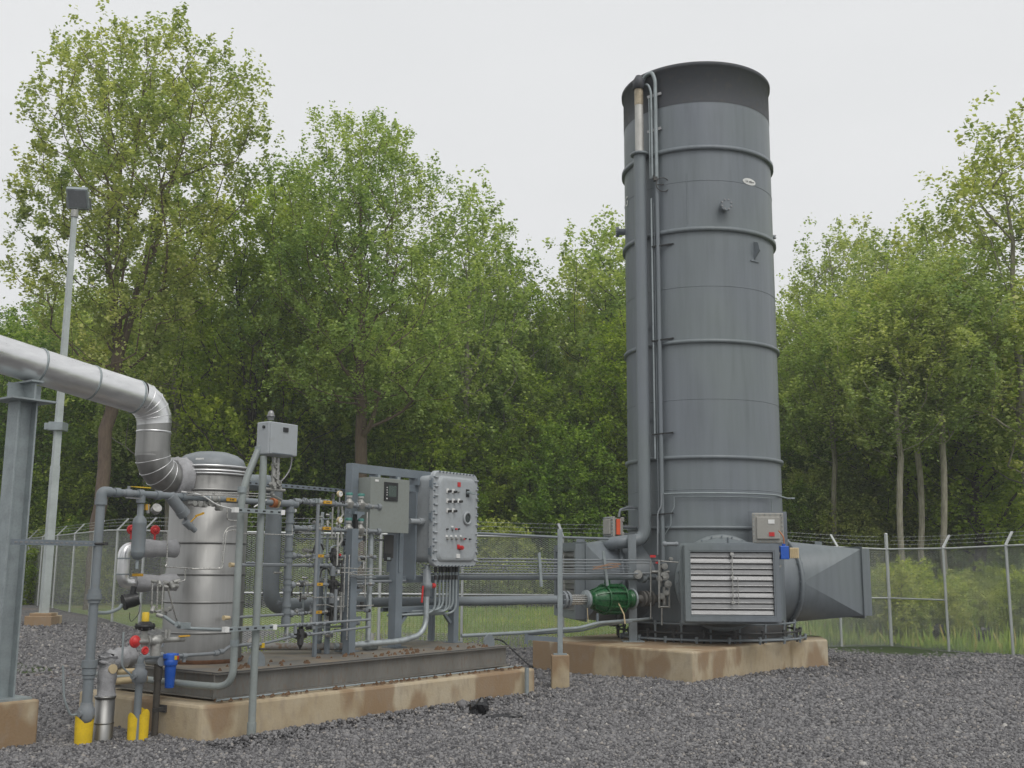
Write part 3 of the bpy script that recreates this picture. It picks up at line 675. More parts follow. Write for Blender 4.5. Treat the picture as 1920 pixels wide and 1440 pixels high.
# air inlets with louvres
def duct(a, dfl, dend, wd, ht, name, zc=1.40, rr=.70, slats=11, end=True):
    n = Vector((math.cos(math.radians(a)), math.sin(math.radians(a)), 0)); s = Vector((-n.y, n.x, 0)); c = TC+Z*zc
    m = M(); m.lathe(c, n, [(.9, rr), (dfl, rr)], 56, False); m.lathe(c, n, [(dfl-.03, rr), (dfl-.03, rr+.06), (dfl+.03, rr+.06), (dfl+.03, rr-.01)], 56, False)
    K = 56; cf = c+n*(dfl+.02); cr_ = c+n*(dend-.16)
    cor = [cr_+s*(wd/2)*a_+Z*(ht/2)*b_ for a_, b_ in ((1, 1), (-1, 1), (-1, -1), (1, -1))]
    circ = [cf+s*math.cos(2*math.pi*j/K)*rr+Z*math.sin(2*math.pi*j/K)*rr for j in range(K+1)]
    for q in range(4):
        a_ = circ[q*K//4:(q+1)*K//4+1]; m.add(a_+[cor[q]], [(i, i+1, len(a_)) for i in range(len(a_)-1)], True)
        m.add([circ[q*K//4], cor[q], cor[(q-1) % 4]], [(0, 1, 2)])
    d = obj('air_inlet_duct', m, MT['tower'], stk)
    m = M()
    for j in range(28):
        q = 2*math.pi*j/28; p = c+s*math.cos(q)*(rr+.035)+Z*math.sin(q)*(rr+.035); m.cyl(p+n*(dfl-.05), p+n*(dfl+.055), .012, n=6)
    obj('bolt', m, MT['frame'], d)
    fw = .068 if a < 0 else .09; m = M(); q = c+n*(dend-.08)
    for sg in (-1, 1):
        m.box(q+s*sg*(wd/2-.002), .16, .012, ht, n, s, Z); m.box(q+Z*sg*(ht/2), .16, wd-.02, .012, n, s, Z)
        m.box(c+n*(dend+.004)+s*sg*(wd/2-fw/2), .012, fw, ht, n, s, Z); m.box(c+n*(dend+.004)+Z*sg*(ht/2-fw/2), .012, wd-2*fw-.002, fw, n, s, Z)
        m.box(c+n*(dend-.165)+s*sg*(wd/2+.02), .012, .05, ht+.08, n, s, Z); m.box(c+n*(dend-.165)+Z*sg*(ht/2+.02), .012, wd-.01, .05, n, s, Z)
        m.box(c+n*(dend-.03)+s*sg*(wd/2-fw-.012), .07, .02, ht-2*fw, n, s, Z); m.box(c+n*(dend-.03)+Z*sg*(ht/2-fw-.012), .07, wd-2*fw-.05, .02, n, s, Z)
    obj('frame', m, MT['tower'], d)
    lv = M(); iw = wd-2*fw-.05; ih = ht-2*fw-.05; lv.box(c+n*(dend-.11), .01, iw, ih, n, s, Z)
    lv.cur = 0; pt = ih/slats
    for i in range(slats):
        z = -ih/2+pt*(i+.5); b = c+n*(dend-.05)+Z*z; tl = .16 if i % 3 else .3
        rs = []
        for e in (-1, 1):
            pr_ = [(-.03, pt*.48), (-.005, pt*.34), (.012, pt*.05), (.03, -pt*.28), (.045, -pt*.42), (.036, -pt*.48), (.0, -pt*.3), (-.035, pt*.40)]
            rs.append([b+s*e*iw/2+n*(x_*tl*1.6)+Z*z_ for x_, z_ in pr_])
        lv.rings(rs, False, True)
        lv.cyl(b+n*.062*tl*1.3+Z*(-pt*.40)-s*iw/2, b+n*.062*tl*1.3+Z*(-pt*.40)+s*iw/2, .010+.005*(i % 2), n=6)
    l = obj('louvre', lv, MT['galvb'], d)
    m = M(); m.cyl(c+n*(dend+.02)+Z*ih*.47, c+n*(dend+.02)-Z*ih*.32, .008, n=6)
    for z_ in (.47, .1, -.3): m.box(c+n*(dend+.01)+Z*ih*z_, .03, .05, .04, n, s, Z)
    m.cyl(c+n*(dend+.02)+s*.08+Z*ih*.1, c+n*(dend+.02)+s*.08-Z*ih*.34, .006, n=6)
    obj('linkage_rod', m, MT['steel'], l)
    m = M()
    for sg in (-.35, .35): 
        p = c+n*(dfl+.5*(dend-dfl))+s*0+Z*(.5*(rr+ht/2)+.02)+n*sg*.5
    m.box(c+n*(dfl+.42*(dend-dfl)+.2)+Z*(rr*.42+ht*.29+.02), .14, .012, .12, n, s, Z); obj('lifting_lug', m, MT['tower'], d)
    return d
MT['galvb'] = paint('bright_galvanised_blades', (.29, .29, .29), .38, .8, var=.1, scale=10, bump=.001, dirtamt=.1, stretch=(1, 1, 3))
duct(-90.5, 1.55, 2.36, 1.44, 1.13, 'front', slats=11)
duct(191, 1.70, 2.52, 1.50, 1.2, 'left', slats=11)
duct(15, 1.44, 2.80, 1.34, 1.14, 'right', rr=.71)
m = M(); m.lathe(TC, Z, [(PZ+.05, TR+.012), (PZ+.30, TR+.012), (PZ+.31, TR)], 72, False); obj('base_shade_ring', m, paint('painted_base_shade', (.045, .045, .045), .6, var=.3, scale=2, dirt=(.12, .08, .05), dirtamt=.5, bump=.004), stk)  # added dark ring: shade at the stack's foot put into its colour
# base ring pipes
for r_, z_, a0, a1, mt in ((TR+.22, .60, 150, 400, 'dark'), (TR+.16, .74, 190, 340, 'pipe'), (TR+.30, .50, 200, 350, 'pipe')):
    m = M(); m.tube([on(a0+(a1-a0)*i/40, z_, r_) for i in range(41)], .018, 7)
    for a in range(a0, a1, 18): m.box(on(a, (z_+PZ)/2, r_), .03, .03, z_-PZ+.03); m.cyl(on(a, z_-.03, r_), on(a, z_+.05, r_), .028, n=8)
    obj('pilot_gas_ring', m, MT[mt], stk)
# pilot exhaust pipe with bend, upper stainless sleeve and cap
pp = Vector((2.22, 18.03, 0)); zf = tpx(1209, 297).z
e1 = gy(1209, 1012, 18.0); e0 = gy(1150, 1018, 17.95)
m = M(); m.tube([gy(1128, 1024, 18.6), e0, Vector((pp.x, pp.y, e1.z)), Vector((pp.x, pp.y, zf))], .109, 20, fil=.2, fn=8)
m.lathe(pp, Z, [(zf-.02, .11), (zf-.02, .16), (zf+.02, .16), (zf+.02, .11)], 20)
for k in range(4): z_ = 2.5+k*1.6; m.box(pp*1+Vector((.09, .14, 0))*1+Z*z_, .06, .2, .05)
vp = obj('vent_pipe', m, MT['tower'], stk)
zc = gy(1207, 165, 18).z; m = M(); m.cyl(pp+Z*zf, pp+Z*zc, .076, .074, n=18); obj('stainless_sleeve', m, MT['sleeve'], vp)
m = M(); m.lathe(pp+Z*(zc-.32), Z, [(0, .078), (.32, .078)], 18, False); obj('heat_stain', m, paint('heat_tinted_steel', (.38, .32, .23), .5, .3, var=.4, scale=6), vp)
m = M(); m.lathe(pp+Z*(zc-.02), Z, [(0, .08), (0, .105), (.16, .105), (.26, .05), (.27, .0)], 18, False); obj('cap', m, MT['soot'], vp)
# conduits running up the stack
def riser(px, r, y0, y1, mat, hook=0, name='riser_conduit', yy=17.9):
    b = gy(px, 700, yy); zt = gy(px, y1, yy).z; zb = gy(px, y0, yy).z; m = M(); P = [Vector((b.x, b.y, zb)), Vector((b.x, b.y, zt))]
    if hook: P += [Vector((b.x-.05, b.y+.04, zt+.17)), Vector((b.x-.16, b.y+.2, zt+.16)), Vector((b.x-.2, b.y+.26, zt+.06))]
    m.tube(P, r, 10, fil=.07); return obj(name, m, MT[mat], stk), b
o_, c1 = riser(1237.5, .036, 1062, 335, 'tower'); o2, _ = riser(1237.5, .033, 335, 150, 'galvd', 1)
o3, c2 = riser(1226, .016, 860, 372, 'galvd', yy=17.93); o4, _ = riser(1231, .012, 1000, 380, 'pipe', yy=17.95)
o5, _ = riser(1229, .022, 335, 172, 'galvd', 1, yy=17.93); riser(1224.5, .008, 335, 185, 'galvd', yy=17.92)
for y_ in (460, 637, 812, 963):
    a = gy(1222, y_+3, 17.92); b = gy(1263, y_-3 if y_ < 700 else y_-1, 17.83); m = M(); m.bar(a, b, .04, .022); obj('unistrut_bracket', m, MT['black'], stk)
for y_ in (178, 243):
    m = M(); m.bar(gy(1214, y_+5, 17.98), gy(1240, y_-3, 17.9), .03, .05); obj('strap', m, MT['galvb'], stk)
c = gy(1243, 346, 17.86); m = M(); m.torus(c, Vector((.2, -1, 0)), .125, .009, 24, 6); m.cyl(c-X*.1, c+X*.02, .01, n=6); m.box(c+Vector((-.13, 0, .1)), .07, .06, .07); m.cyl(c+Vector((-.16, 0, .1)), c+Vector((-.16, 0, .16)), .02, n=8)
obj('igniter_coil', m, MT['dark'], stk)
# nozzles
def nozzle(p, n, ln, r, rf, nb, name='nozzle'):
    m = M(); m.cyl(p-n*.05, p+n*ln, r, n=18); m.cyl(p+n*(ln-.02), p+n*(ln+.03), rf, n=20); s = n.cross(Z).normalized(); u = s.cross(n)
    o = obj(name, m, MT['tower'], stk)
    for j in range(nb):
        m = M(); q = 2*math.pi*(j+.5)/nb; c = p+n*ln+(s*math.cos(q)+u*math.sin(q))*rf*.8; m.cyl(c, c+n*.045, .013, n=6); obj('bolt', m, MT['galvb'], o)
p = tpx(1356, 389); nozzle(p, outw(p), .14, .075, .11, 8)
p = on(176, gy(1175, 432, 19).z); nozzle(p, outw(p), .13, .06, .095, 6)
p = on(2, gy(1450, 443, 19).z); nozzle(p, outw(p), .06, .025, .04, 4)
# maker's oval plate and white characters
def curved(name, px, py, half, hh, mat, proud):
    c = tpx(px, py); a0 = math.atan2(c.y-TC.y, c.x-TC.x); m = M(); K = 28; ring = []; ring2 = []
    for j in range(K):
        q = 2*math.pi*j/K; a = a0+math.cos(q)*half/TR; z = c.z+math.sin(q)*hh; ring.append(Vector((TC.x+(TR+proud)*math.cos(a), TC.y+(TR+proud)*math.sin(a), z)))
        ring2.append(Vector((TC.x+(TR-.01)*math.cos(a), TC.y+(TR-.01)*math.sin(a), z)))
    m.add(ring, [tuple(range(K))]); m.rings([ring2, ring], False, False); return obj(name, m, MT[mat], stk), c, a0
lp, lc, la = curved('oval_nameplate', 1405, 341, .15, .06, 'white', .006)
def lettering(txt, loc, n, size, mat, parent, ext=.002, align='CENTER'):
    cu = bpy.data.curves.new('lettering', 'FONT'); cu.body = txt; cu.size = size; cu.extrude = ext; cu.align_x = align; cu.align_y = 'CENTER'
    o = bpy.data.objects.new('lettering', cu); COL.objects.link(o); o.data.materials.append(MT[mat])
    n = Vector(n).normalized(); xx = Z.cross(n).normalized(); yy = n.cross(xx); R = Matrix((xx, yy, n)).transposed().to_4x4()
    bpy.context.view_layer.update(); me = bpy.data.meshes.new_from_object(o.evaluated_get(bpy.context.evaluated_depsgraph_get())); me.materials.clear(); me.materials.append(MT[mat])
    bpy.data.objects.remove(o); o = bpy.data.objects.new('lettering', me); COL.objects.link(o); o.matrix_world = Matrix.Translation(loc) @ R
    if parent: o.parent = parent; o.matrix_parent_inverse = parent.matrix_world.inverted()
    return o
lettering('Lar wilson', lc+outw(lc)*.016, outw(lc), .048, 'black', lp)
p = tpx(1176, 379, TR); lettering('G', p+outw(p)*.012, outw(p), .26, 'white', stk)
# lifting lug
p = tpx(1414, 470); n = outw(p); s = Vector((-n.y, n.x, 0)); m = M(); m.prism([p-Z*.16-s*.006, p+Z*.16-s*.006, p+Z*.12+n*.1-s*.006, p-Z*.02+n*.13-s*.006], s*.02); m.box(p-Z*.19, .04, .2, .02, n, s, Z); obj('lifting_lug', m, MT['tower'], stk)
# tubes wrapped round the stack
def wrap(px0, px1, py, r, off, mat, tail=None, name='wrapped_tube'):
    a = tpx(px0, py, TR+off); b = tpx(px1, py, TR+off); a0 = math.atan2(a.y-TC.y, a.x-TC.x); a1 = math.atan2(b.y-TC.y, b.x-TC.x)
    P = [Vector((TC.x+(TR+off)*math.cos(a0+(a1-a0)*i/20), TC.y+(TR+off)*math.sin(a0+(a1-a0)*i/20), a.z)) for i in range(21)]
    if tail: P += [Vector(q) for q in tail]
    m = M(); m.tube(P, r, 8); return obj(name, m, MT[mat], stk)
wrap(1246, 1455, 926, .014, .09, 'galvd', [on(-2, tpx(1246, 926).z, TR+.12), on(-2, tpx(1246, 926).z, TR+.25)])
a = tpx(1262, 932, TR+.06)
o = wrap(1263, 1446, 932, .008, .06, 'galvd', [tpx(1447, 962, TR+.06)])
m = M(); m.tube([tpx(1264, 932, TR+.06), tpx(1264, 952, TR+.06), tpx(1258, 962, TR+.06), tpx(1258, 984, TR+.06), tpx(1246, 1003, TR+.06)], .008, 6, fil=.03); obj('wrapped_tube', m, MT['galvd'], stk)
m = M(); m.tube([gy(1240, 925, 17.85), gy(1240, 948, 17.85), gy(1233, 963, 17.85), gy(1233, 1040, 17.85)], .013, 8, fil=.05); obj('riser_conduit', m, MT['pipe2'], stk)
m = M(); m.tube([gy(1180, 1000, 18.05), gy(1200, 999, 17.95)], .006, 6); m.tube([gy(1165, 957, 18.2), gy(1190, 955, 18)], .008, 6); obj('wrapped_tube', m, MT['pipe2'], stk)
# cast junction boxes
def jbox(px, py, wd, hh, dp, n, mat, Yd, stripe=None, name='junction_box', par=None):
    c = gy(px, py, Yd); n = Vector(n).normalized(); s = n.cross(Z).normalized()*-1; m = M()
    m.box(c-n*dp*.5, dp*.55, wd*.86, hh*.80, n, s, Z); m.box(c-n*.02, .05, wd, hh, n, s, Z); m.box(c+n*.02, .05, wd*.74, hh*.74, n, s, Z)
    for e in (-1, 1):
        for f in (-1, 1): m.box(c-n*dp*.75+s*e*wd*.38+Z*f*hh*.36, .05, .06, .08, n, s, Z)
    o = obj(name, m, MT[mat], par or stk, .012); m = M()
    for i in range(6):
        for f in (-1, 1): q = c+s*(i-2.5)*wd*.17+Z*f*hh*.45; m.cyl(q, q+n*.03, .010, n=6); q = c+Z*(i-2.5)*hh*.15+s*f*wd*.46; m.cyl(q, q+n*.03, .010, n=6)
    obj('bolt', m, MT['galvd'], o); return o, c, n, s
j, c, n, s = jbox(1440, 990, .49, .48, .34, (-.12, -1, 0), 'jbox', 17.35)
m = M(); m.box(c+n*.05+s*.05+Z*.1, .01, .1, .065, n, s, Z); obj('label_plate', m, MT['white'], j)
m = M(); m.box(c+n*.05+s*.05-Z*.1, .01, .085, .065, n, s, Z); obj('label_plate', m, MT['red'], j)
m = M(); m.box(c-n*.4, .03, .7, .56, n, s, Z); m.box(c-n*.55, .3, .1, .1, n, s, Z); m.box(c-n*.55-Z*.2, .4, .06, .06, n, s, Z); obj('mounting_plate', m, MT['tower'], j)
j, c, n, s = jbox(1141, 988, .34, .34, .26, (-.93, -.36, 0), 'jbox', 18.3)
m = M(); m.box(c-n*.1+s*.16, .07, .02, .26, n, s, Z); obj('warning_stripe', m, paint('orange_tape', (.7, .10, .03), .5, bump=0), j)
m = M(); m.tube([c-n*.2+Z*.17, c-n*.22+Z*.3, c-n*.36+Z*.33, c-n*.7+Z*.33], .02, 8, fil=.05); m.cyl(c-n*.34+Z*.33, c-n*.46+Z*.33, .035, n=10)
m.tube([c-n*.2, c-n*.8], .025, 8); m.tube([c-n*.2-Z*.12, c-n*.9-Z*.12], .025, 8); obj('conduit_fitting', m, MT['pipe2'], j)
# actuators
c = gy(1478, 1037, 16.75); m = M(); m.box(c+Vector((-.07, 0, .005)), .13, .16, .20); m.cyl(c+Vector((-.07, -.02, .1)), c+Vector((-.07, -.02, .14)), .03, n=10)
act = obj('damper_actuator', m, MT['blue'], stk, .02); m = M(); m.box(c+Vector((.075, 0, 0)), .14, .15, .16)
for k in range(4): m.box(c+Vector((.03+.03*k, -.08, 0)), .012, .02, .15)
obj('motor_cover', m, MT['beige'], act, .01)
m = M(); m.tube([c+Vector((-.06, 0, .1)), c+Vector((-.06, 0, .25)), c+Vector((-.11, .1, .34))], .011, 8, fil=.06); obj('conduit', m, MT['copper'], act)
m = M(); m.cyl(c+Vector((-.13, 0, -.02)), c+Vector((-.32, 0, -.05)), .045, n=10); m.cyl(c+Vector((-.22, 0, -.12)), c+Vector((-.2, 0, .03)), .03, n=8); m.torus(c+Vector((-.2, -.02, -.14)), (0, 1, 0), .09, .018, 14, 7, 2.2, 5.8); obj('coupling', m, MT['valve'], act)
c = gy(1621, 1040, 20.0); m = M(); m.box(c, .14, .14, .08); m.cyl(c-Z*.14, c+Z*.02, .03, n=8); m.box(c+Vector((-.1, 0, .02)), .1, .1, .05); obj('damper_actuator', m, MT['blue'], stk, .01)
# fittings at the burner side
m = M(); q = gy(1258, 1020, 17.5); m.cyl(q-X*.09, q+X*.1, .032, n=12); m.ball(q-X*.1, .045, 10); m.ball(q+X*.09, .04, 10); obj('fitting', m, MT['pipe2'], stk)
BM = M()
for (x0, y0, x1, y1, r_, yy) in ((1238, 1060, 1238, 1100, .04, 17.75), (1246, 1100, 1246, 1135, .035, 17.7), (1222, 1072, 1255, 1072, .02, 17.75), (1236, 1050, 1236, 1140, .018, 17.6), (1236, 1138, 1256, 1138, .014, 17.65), (1255, 1100, 1255, 1140, .016, 17.65), (1241, 1140, 1241, 1172, .015, 17.6), (1220, 1050, 1220, 1160, .012, 17.75), (1240, 1052, 1290, 1056, .01, 17.5)):
    BM.tube([gy(x0, y0, yy), gy(x1, y1, yy)], r_, 8)
for x0, y0, r_ in ((1246, 1080, .07), (1252, 1095, .06), (1240, 1118, .05), (1250, 1112, .045), (1237, 1085, .05), (1246, 1062, .05), (1258, 1048, .03), (1196, 1077, .07)):
    q = gy(x0, y0, 17.68); BM.cyl(q-Y*.05, q+Y*.06, r_, n=12); BM.cyl(q-Y*.07, q-Y*.05, r_*.6, n=8)
obj('burner_gas_train', BM, MT['valve'], stk)
m = M(); q = gy(1224, 1043, 17.75); m.box(q, .09, .05, .04); q = gy(1232, 1055, 17.75); m.box(q, .05, .05, .03); obj('solenoid', m, MT['red'], stk)

# ------------------------------------------------------------------ pipe run between skid and stack
RA = Vector((-.75, 16.0, 0)); RB = Vector((2.36, 17.93, 0)); rd = (RB-RA).normalized(); rn = Vector((rd.y, -rd.x, 0))
def pl(px, py, off=0):
    d = Vector(ray(px, py)); o = Vector((0, 0, CAMH)); t = ((RA+rn*off-o).dot(rn))/d.dot(rn); return o+d*t
run = thing('gas_supply_pipe', RA, 'thick grey gas pipe crossing from the skid to the green flame arrestor', 'pipe')
def lvl(px, z): q = pl(px, 1120); return Vector((q.x, q.y, z))
zg = (pl(865, 1131).z+pl(1045, 1121).z)/2
m = M(); m.tube([lvl(640, zg), lvl(1052, zg)], .066, 20); obj('pipe', m, MT['pipe'], run)
m = M()
for px in (1055, 1062): m.cyl(lvl(px, zg)-rd*.02, lvl(px, zg)+rd*.02, .135, n=24)
for j in range(8):
    q = 2*math.pi*j/8; o_ = rn*math.cos(q)*.11+Z*math.sin(q)*.11; m.cyl(lvl(1052, zg)+o_-rd*.02, lvl(1066, zg)+o_, .012, n=6)
obj('flange', m, MT['pipe2'], run)
m = M(); P0 = lvl(1066, zg); P1 = lvl(1098, zg); Lf = (P1-P0).length; m.cyl(P0, P1, .055, n=16)
for j in range(14):
    q = 2*math.pi*j/14; o_ = rn*math.cos(q)*.066+Z*math.sin(q)*.066; m.tube([P0+o_, (P0+P1)/2+o_*1.06, P1+o_], .011, 6)
obj('braided_section', m, MT['steel'], run)
m = M(); m.tube([lvl(1188, zg), lvl(1260, zg)], .062, 18)
for px in (1204, 1211, 1219, 1252): m.cyl(lvl(px, zg)-rd*.02, lvl(px, zg)+rd*.02, .125 if px < 1250 else .13, n=22)
m.cyl(lvl(1207, zg), lvl(1216, zg), .09, n=18); obj('spool_piece', m, paint('brown_grey_spool', (.13, .125, .115), .6, bump=.003), run)
arr = thing('flame_arrestor', lvl(1140, zg-.2), 'round ribbed bright green flame arrestor in the pipe before the stack', 'flame arrestor')
P0 = lvl(1102, zg); P1 = lvl(1183, zg); La = (P1-P0).length
m = M(); m.lathe(P0, rd, [(0, .13), (.04, .13), (.05, .10), (.10, .14), (.2, .185), (.28, .205), (.62*La, .205), (.72*La, .19), (.85*La, .16), (La-.05, .11), (La-.04, .14), (La, .14)], 28)
obj('housing', m, MT['green'], arr)
m = M()
for j in range(12):
    q = 2*math.pi*j/12; o_ = rn*math.cos(q)+Z*math.sin(q); m.bar(P0+rd*.3+o_*.228, P0+rd*(.74*La)+o_*.228, .024, .024, o_); m.bar(P0+rd*.1+o_*.15, P0+rd*.3+o_*.222, .014, .02, o_)
for t_, r_ in ((.3, .228), (.74*La, .228)): m.torus(P0+rd*t_, rd, r_, .018, 28, 6)
m.cyl(P0+rd*(.45*La)+Z*.2, P0+rd*(.45*La)+Z*.3, .05, n=12); obj('rib', m, MT['green'], arr)
m = M(); m.lathe(P0-rd*.05, rd, [(0, .06), (0, .145), (.04, .145), (.04, .06)], 22); m.torus(P1+rd*.02, rd, .15, .02, 24, 6); obj('flange', m, MT['galvd'], arr)
# rack of parallel tubes
rk = thing('tube_rack', RA, 'bundle of thin parallel grey tubes running level above the gas pipe', 'tube rack')
for y0, y1, r_, x1 in ((1046.5, 1050, .012, 1245), (1053, 1055, .010, 1250), (1060, 1061, .008, 1180), (1065, 1066.5, .007, 1182), (1070, 1071, .006, 1180), (1076, 1076, .014, 1245)):
    m = M(); z0 = pl(895, y0, .1).z; z1 = pl(1040, y1, .1).z; a = pl(790, 1080, .1); b = pl(1140, 1080, .1); e = pl(x1, 1080, .1)
    z_ = (z0+z1)/2; P = [Vector((a.x, a.y, z_))]+[Vector((a.x+(b.x-a.x)*i/6, a.y+(b.y-a.y)*i/6, z_+.004*math.sin(i*1.7+y0))) for i in range(1, 7)]+[Vector((e.x, e.y, z_+(.02 if y0 > 1070 else 0)))]
    m.tube(P, r_, 8); obj('tube', m, MT['pipe2'], rk)
m = M(); z_ = pl(960, 1083).z; a = pl(660, 1083); b = pl(1245, 1083); m.tube([Vector((a.x, a.y, z_)), Vector((b.x, b.y, z_))], .036, 12); m.cyl(Vector((b.x, b.y, z_))-rd*.5, Vector((b.x, b.y, z_))-rd*.42, .09, n=14); obj('tube', m, MT['pipe'], rk)
for px, t0, t1 in ((1013, 1036, 1100), (1133, 1033, 1098)):
    m = M(); a = pl(px-2, t0, .14); b = pl(px+2 if px < 1100 else px+6, t1, .14); m.bar(a, b, .045, .02, rn); obj('tube_clamp', m, MT['galvd'], rk)
m = M(); m.tube([pl(880, 999, -.1), pl(1040, 1007, -.1), pl(1140, 1010, -.1)], .02, 8); obj('conduit', m, MT['pipe'], rk)
m = M(); q0 = pl(1105, 1066, .2); q1 = pl(1165, 1060, .2)
R = random.Random(2)
for k in range(7): m.tube([q0.lerp(q1, R.uniform(0, .3))+Z*R.uniform(-.03, .03), q0.lerp(q1, .4)+Z*R.uniform(-.03, .05), q0.lerp(q1, .7)+Z*R.uniform(-.03, .05), q0.lerp(q1, R.uniform(.8, 1))+Z*R.uniform(-.04, .05)], .005, 5, fil=.05)
obj('frayed_tubing', m, paint('dull_copper_tube', (.36, .22, .14), .5, .3, bump=0), rk)
# conduit on low brackets from skid to stack
lc_ = thing('low_conduit', gz(900, 1200, .4), 'pair of grey conduits on low brackets running to the foot of the stack', 'conduit')
m = M(); m.tube([pl(865, 1192, .2), pl(985, 1186, .2), pl(1045, 1180, .2), pl(1085, 1178, .2), pl(1120, 1168, .2), pl(1200, 1162, .1), pl(1222, 1160, 0)], .027, 10, fil=.15); obj('conduit', m, MT['galvd'], lc_)
m = M(); m.tube([pl(988, 1190, .14), pl(1090, 1183, .14), pl(1130, 1172, .14), pl(1185, 1166, .14)], .016, 8, fil=.1); obj('conduit', m, MT['pipe'], lc_)
m = M(); q = pl(987, 1190, .24); m.box(q-Z*.06, .05, .05, .14); m.bar(pl(985, 1190, .24)-Z*.04, pl(1052, 1200, .24), .03, .07); q = pl(1105, 1180, .2); m.bar(pl(1120, 1150, .1), pl(1120, 1172, .1), .03, .03); obj('bracket', m, MT['frame'], lc_)
# support posts
def post(base, top, wd, mat, label, holes=True, plate=True, name='support_post'):
    r_ = thing(name, base, label, 'post'); m = M(); m.bar(base, Vector((base.x, base.y, top)), wd, wd*.75, Y)
    o = obj('post', m, MT[mat], r_, .004)
    if holes:
        m = M(); n_ = int((top-base.z)/.1)
        for i in range(n_): m.box(Vector((base.x+wd*.5, base.y, base.z+.06+i*.1)), .006, wd*.3, .045)
        obj('slot', m, MT['black'], o)
    if plate: m = M(); m.box(base+Z*.008, wd*2.6, wd*2.4, .015); obj('base_plate', m, MT['galvd'], r_)
    return r_
pb = gz(1051, 1289, -.02); pt = gy(1051, 1229, pb.y).z
m = M(); m.box(Vector((pb.x, pb.y+.14, (pt-.25)/2)), .25, .25, pt+.25); pier = obj('concrete_pier', m, MT['conc'], None, .012); tag(pier, 'small square concrete pier carrying the slotted post, in front of the stack pad', 'concrete pier')
bb = Vector((pb.x, pb.y+.13, pt)); post(bb, gy(1050, 992, bb.y).z, .072, 'galvd', 'slotted steel post on a small concrete pier holding up the gas pipe')
b2 = gz(1187, 1203, PZ); post(b2, gy(1184, 1003, b2.y).z, .13, 'pipe', 'wide grey steel post on the stack pad beside the green arrestor', holes=False)
m = M(); m.tube([gy(1158, 1128, 17.3), gy(1170, 1152, 17.3), gy(1172, 1170, 17.3)], .012, 6); m.tube([gy(1101, 1140, 17), gy(1103, 1168, 17)], .006, 5); o = obj('drain_tube', m, MT['beige'], arr)
# ------------------------------------------------------------------ process skid
DK = .575; BT = .31
m = M(); A_ = S(.0, .22, -.4); B_ = S(5.3, -.03, -.4); C_ = S(5.3, 2.3, -.4); D_ = S(.0, 2.3, -.4)
e1_ = (B_-A_).normalized(); e2_ = (D_-A_).normalized()
m.prism([A_+e2_*.06, A_+e1_*.06, B_-e1_*.05, B_+e2_*.05, C_, D_], (0, 0, .4+BT-.02)); o = obj('concrete_pad', m, MT['conc'], None, .03)
tag(o, 'long tan concrete pad with rusty brown stains under the piping skid', 'concrete pad')
U0, U1, V0, V1 = .27, 5.2, .36, 2.12
sk = thing('skid_base', S(U0, V0, BT), 'muddy grey steel skid base lying on the long concrete pad', 'skid')
m = M(); m.box(S((U0+U1)/2, (V0+V1)/2, DK-.006), U1-U0, V1-V0, .012, U, V, Z); obj('deck', m, MT['deck'], sk)
def cchan(a, b, inn):                                     # channel beam, web set back from the flanges
    m = M(); d = (b-a).normalized(); m.bar(a+inn*.055+Z*(-.12), b+inn*.055-Z*.12, .01, .225, Z)
    m.bar(a+inn*.03-Z*.002, b+inn*.03-Z*.002, .07, .012, Z); m.bar(a+inn*.03-Z*.24, b+inn*.03-Z*.24, .07, .012, Z); return m
zb = DK-.016
obj('beam', cchan(S(U0, V0, zb), S(U1, V0, zb), V), MT['beam'], sk); obj('beam', cchan(S(U0, V1, zb), S(U1, V1, zb), -V), MT['beam'], sk)
obj('beam', cchan(S(U0, V0+.08, zb), S(U0, V1-.08, zb), U), MT['beam'], sk); obj('beam', cchan(S(U1, V0+.08, zb), S(U1, V1-.08, zb), -U), MT['beam'], sk)
for px, py in ((482, 1250), (918, 1212)):
    c = gz(px, py, DK); m = M(); P = [c-U*.11+Z*0, c+U*.11]+[c+U*.11*math.cos(a)+Z*(.05+.11*math.sin(a)) for a in lin(0, math.pi, 8)]
    m.prism(P, V*.025); obj('lifting_lug', m, MT['pipe'], sk)
m = M(); m.tube([S(U0-.05, .30, BT+.005), S(U1+.02, .16, BT+.005)], .012, 6); tag(obj('ground_cable', m, MT['galvd']), 'thin grounding cable lying along the front edge of the long pad', 'cable')
R = random.Random(9); bv = []
m = M()
for i in range(70):
    u, v = R.uniform(.35, 5.0), R.uniform(.42, .9)**1; p = S(u, v, DK+.01); s_ = R.uniform(.008, .028)
    m.cyl(p-Z*.01, p+Z*s_, s_*1.4, s_*.5, n=5, smooth=False)
for i in range(120):
    u = R.uniform(.2, 5.2); p = S(u, R.uniform(.24, .36)-.04*u*.9, BT); s_ = R.uniform(.008, .02); m.cyl(p-Z*.01, p+Z*s_, s_*1.4, s_*.5, n=5, smooth=False)
tag(obj('mud_clods', m, MT['mud']), 'brown clods of dried mud scattered over the skid and the pad edge', 'mud', kind='stuff')
# black cable hanging over the skid end
a = gz(918, 1209, DK); m = M(); m.tube([a+Z*.03, a+U*.1+Z*.07, a+U*.28+Z*.05, S(5.25, .32, .5), S(5.3, .12, .33), S(5.22, -.02, .31)], .011, 6, fil=.1)
tag(obj('black_cable', m, MT['black']), 'black cable drooping over the right end of the skid', 'cable')
g = S(4.98, -.09, 0); m = M(); m.tube([Vector((g.x, g.y, -.12)), Vector((g.x, g.y, .32))], .03, 10); tag(obj('conduit_stub', m, MT['galvd']), 'short grey plastic conduit up the right end of the long pad', 'conduit')

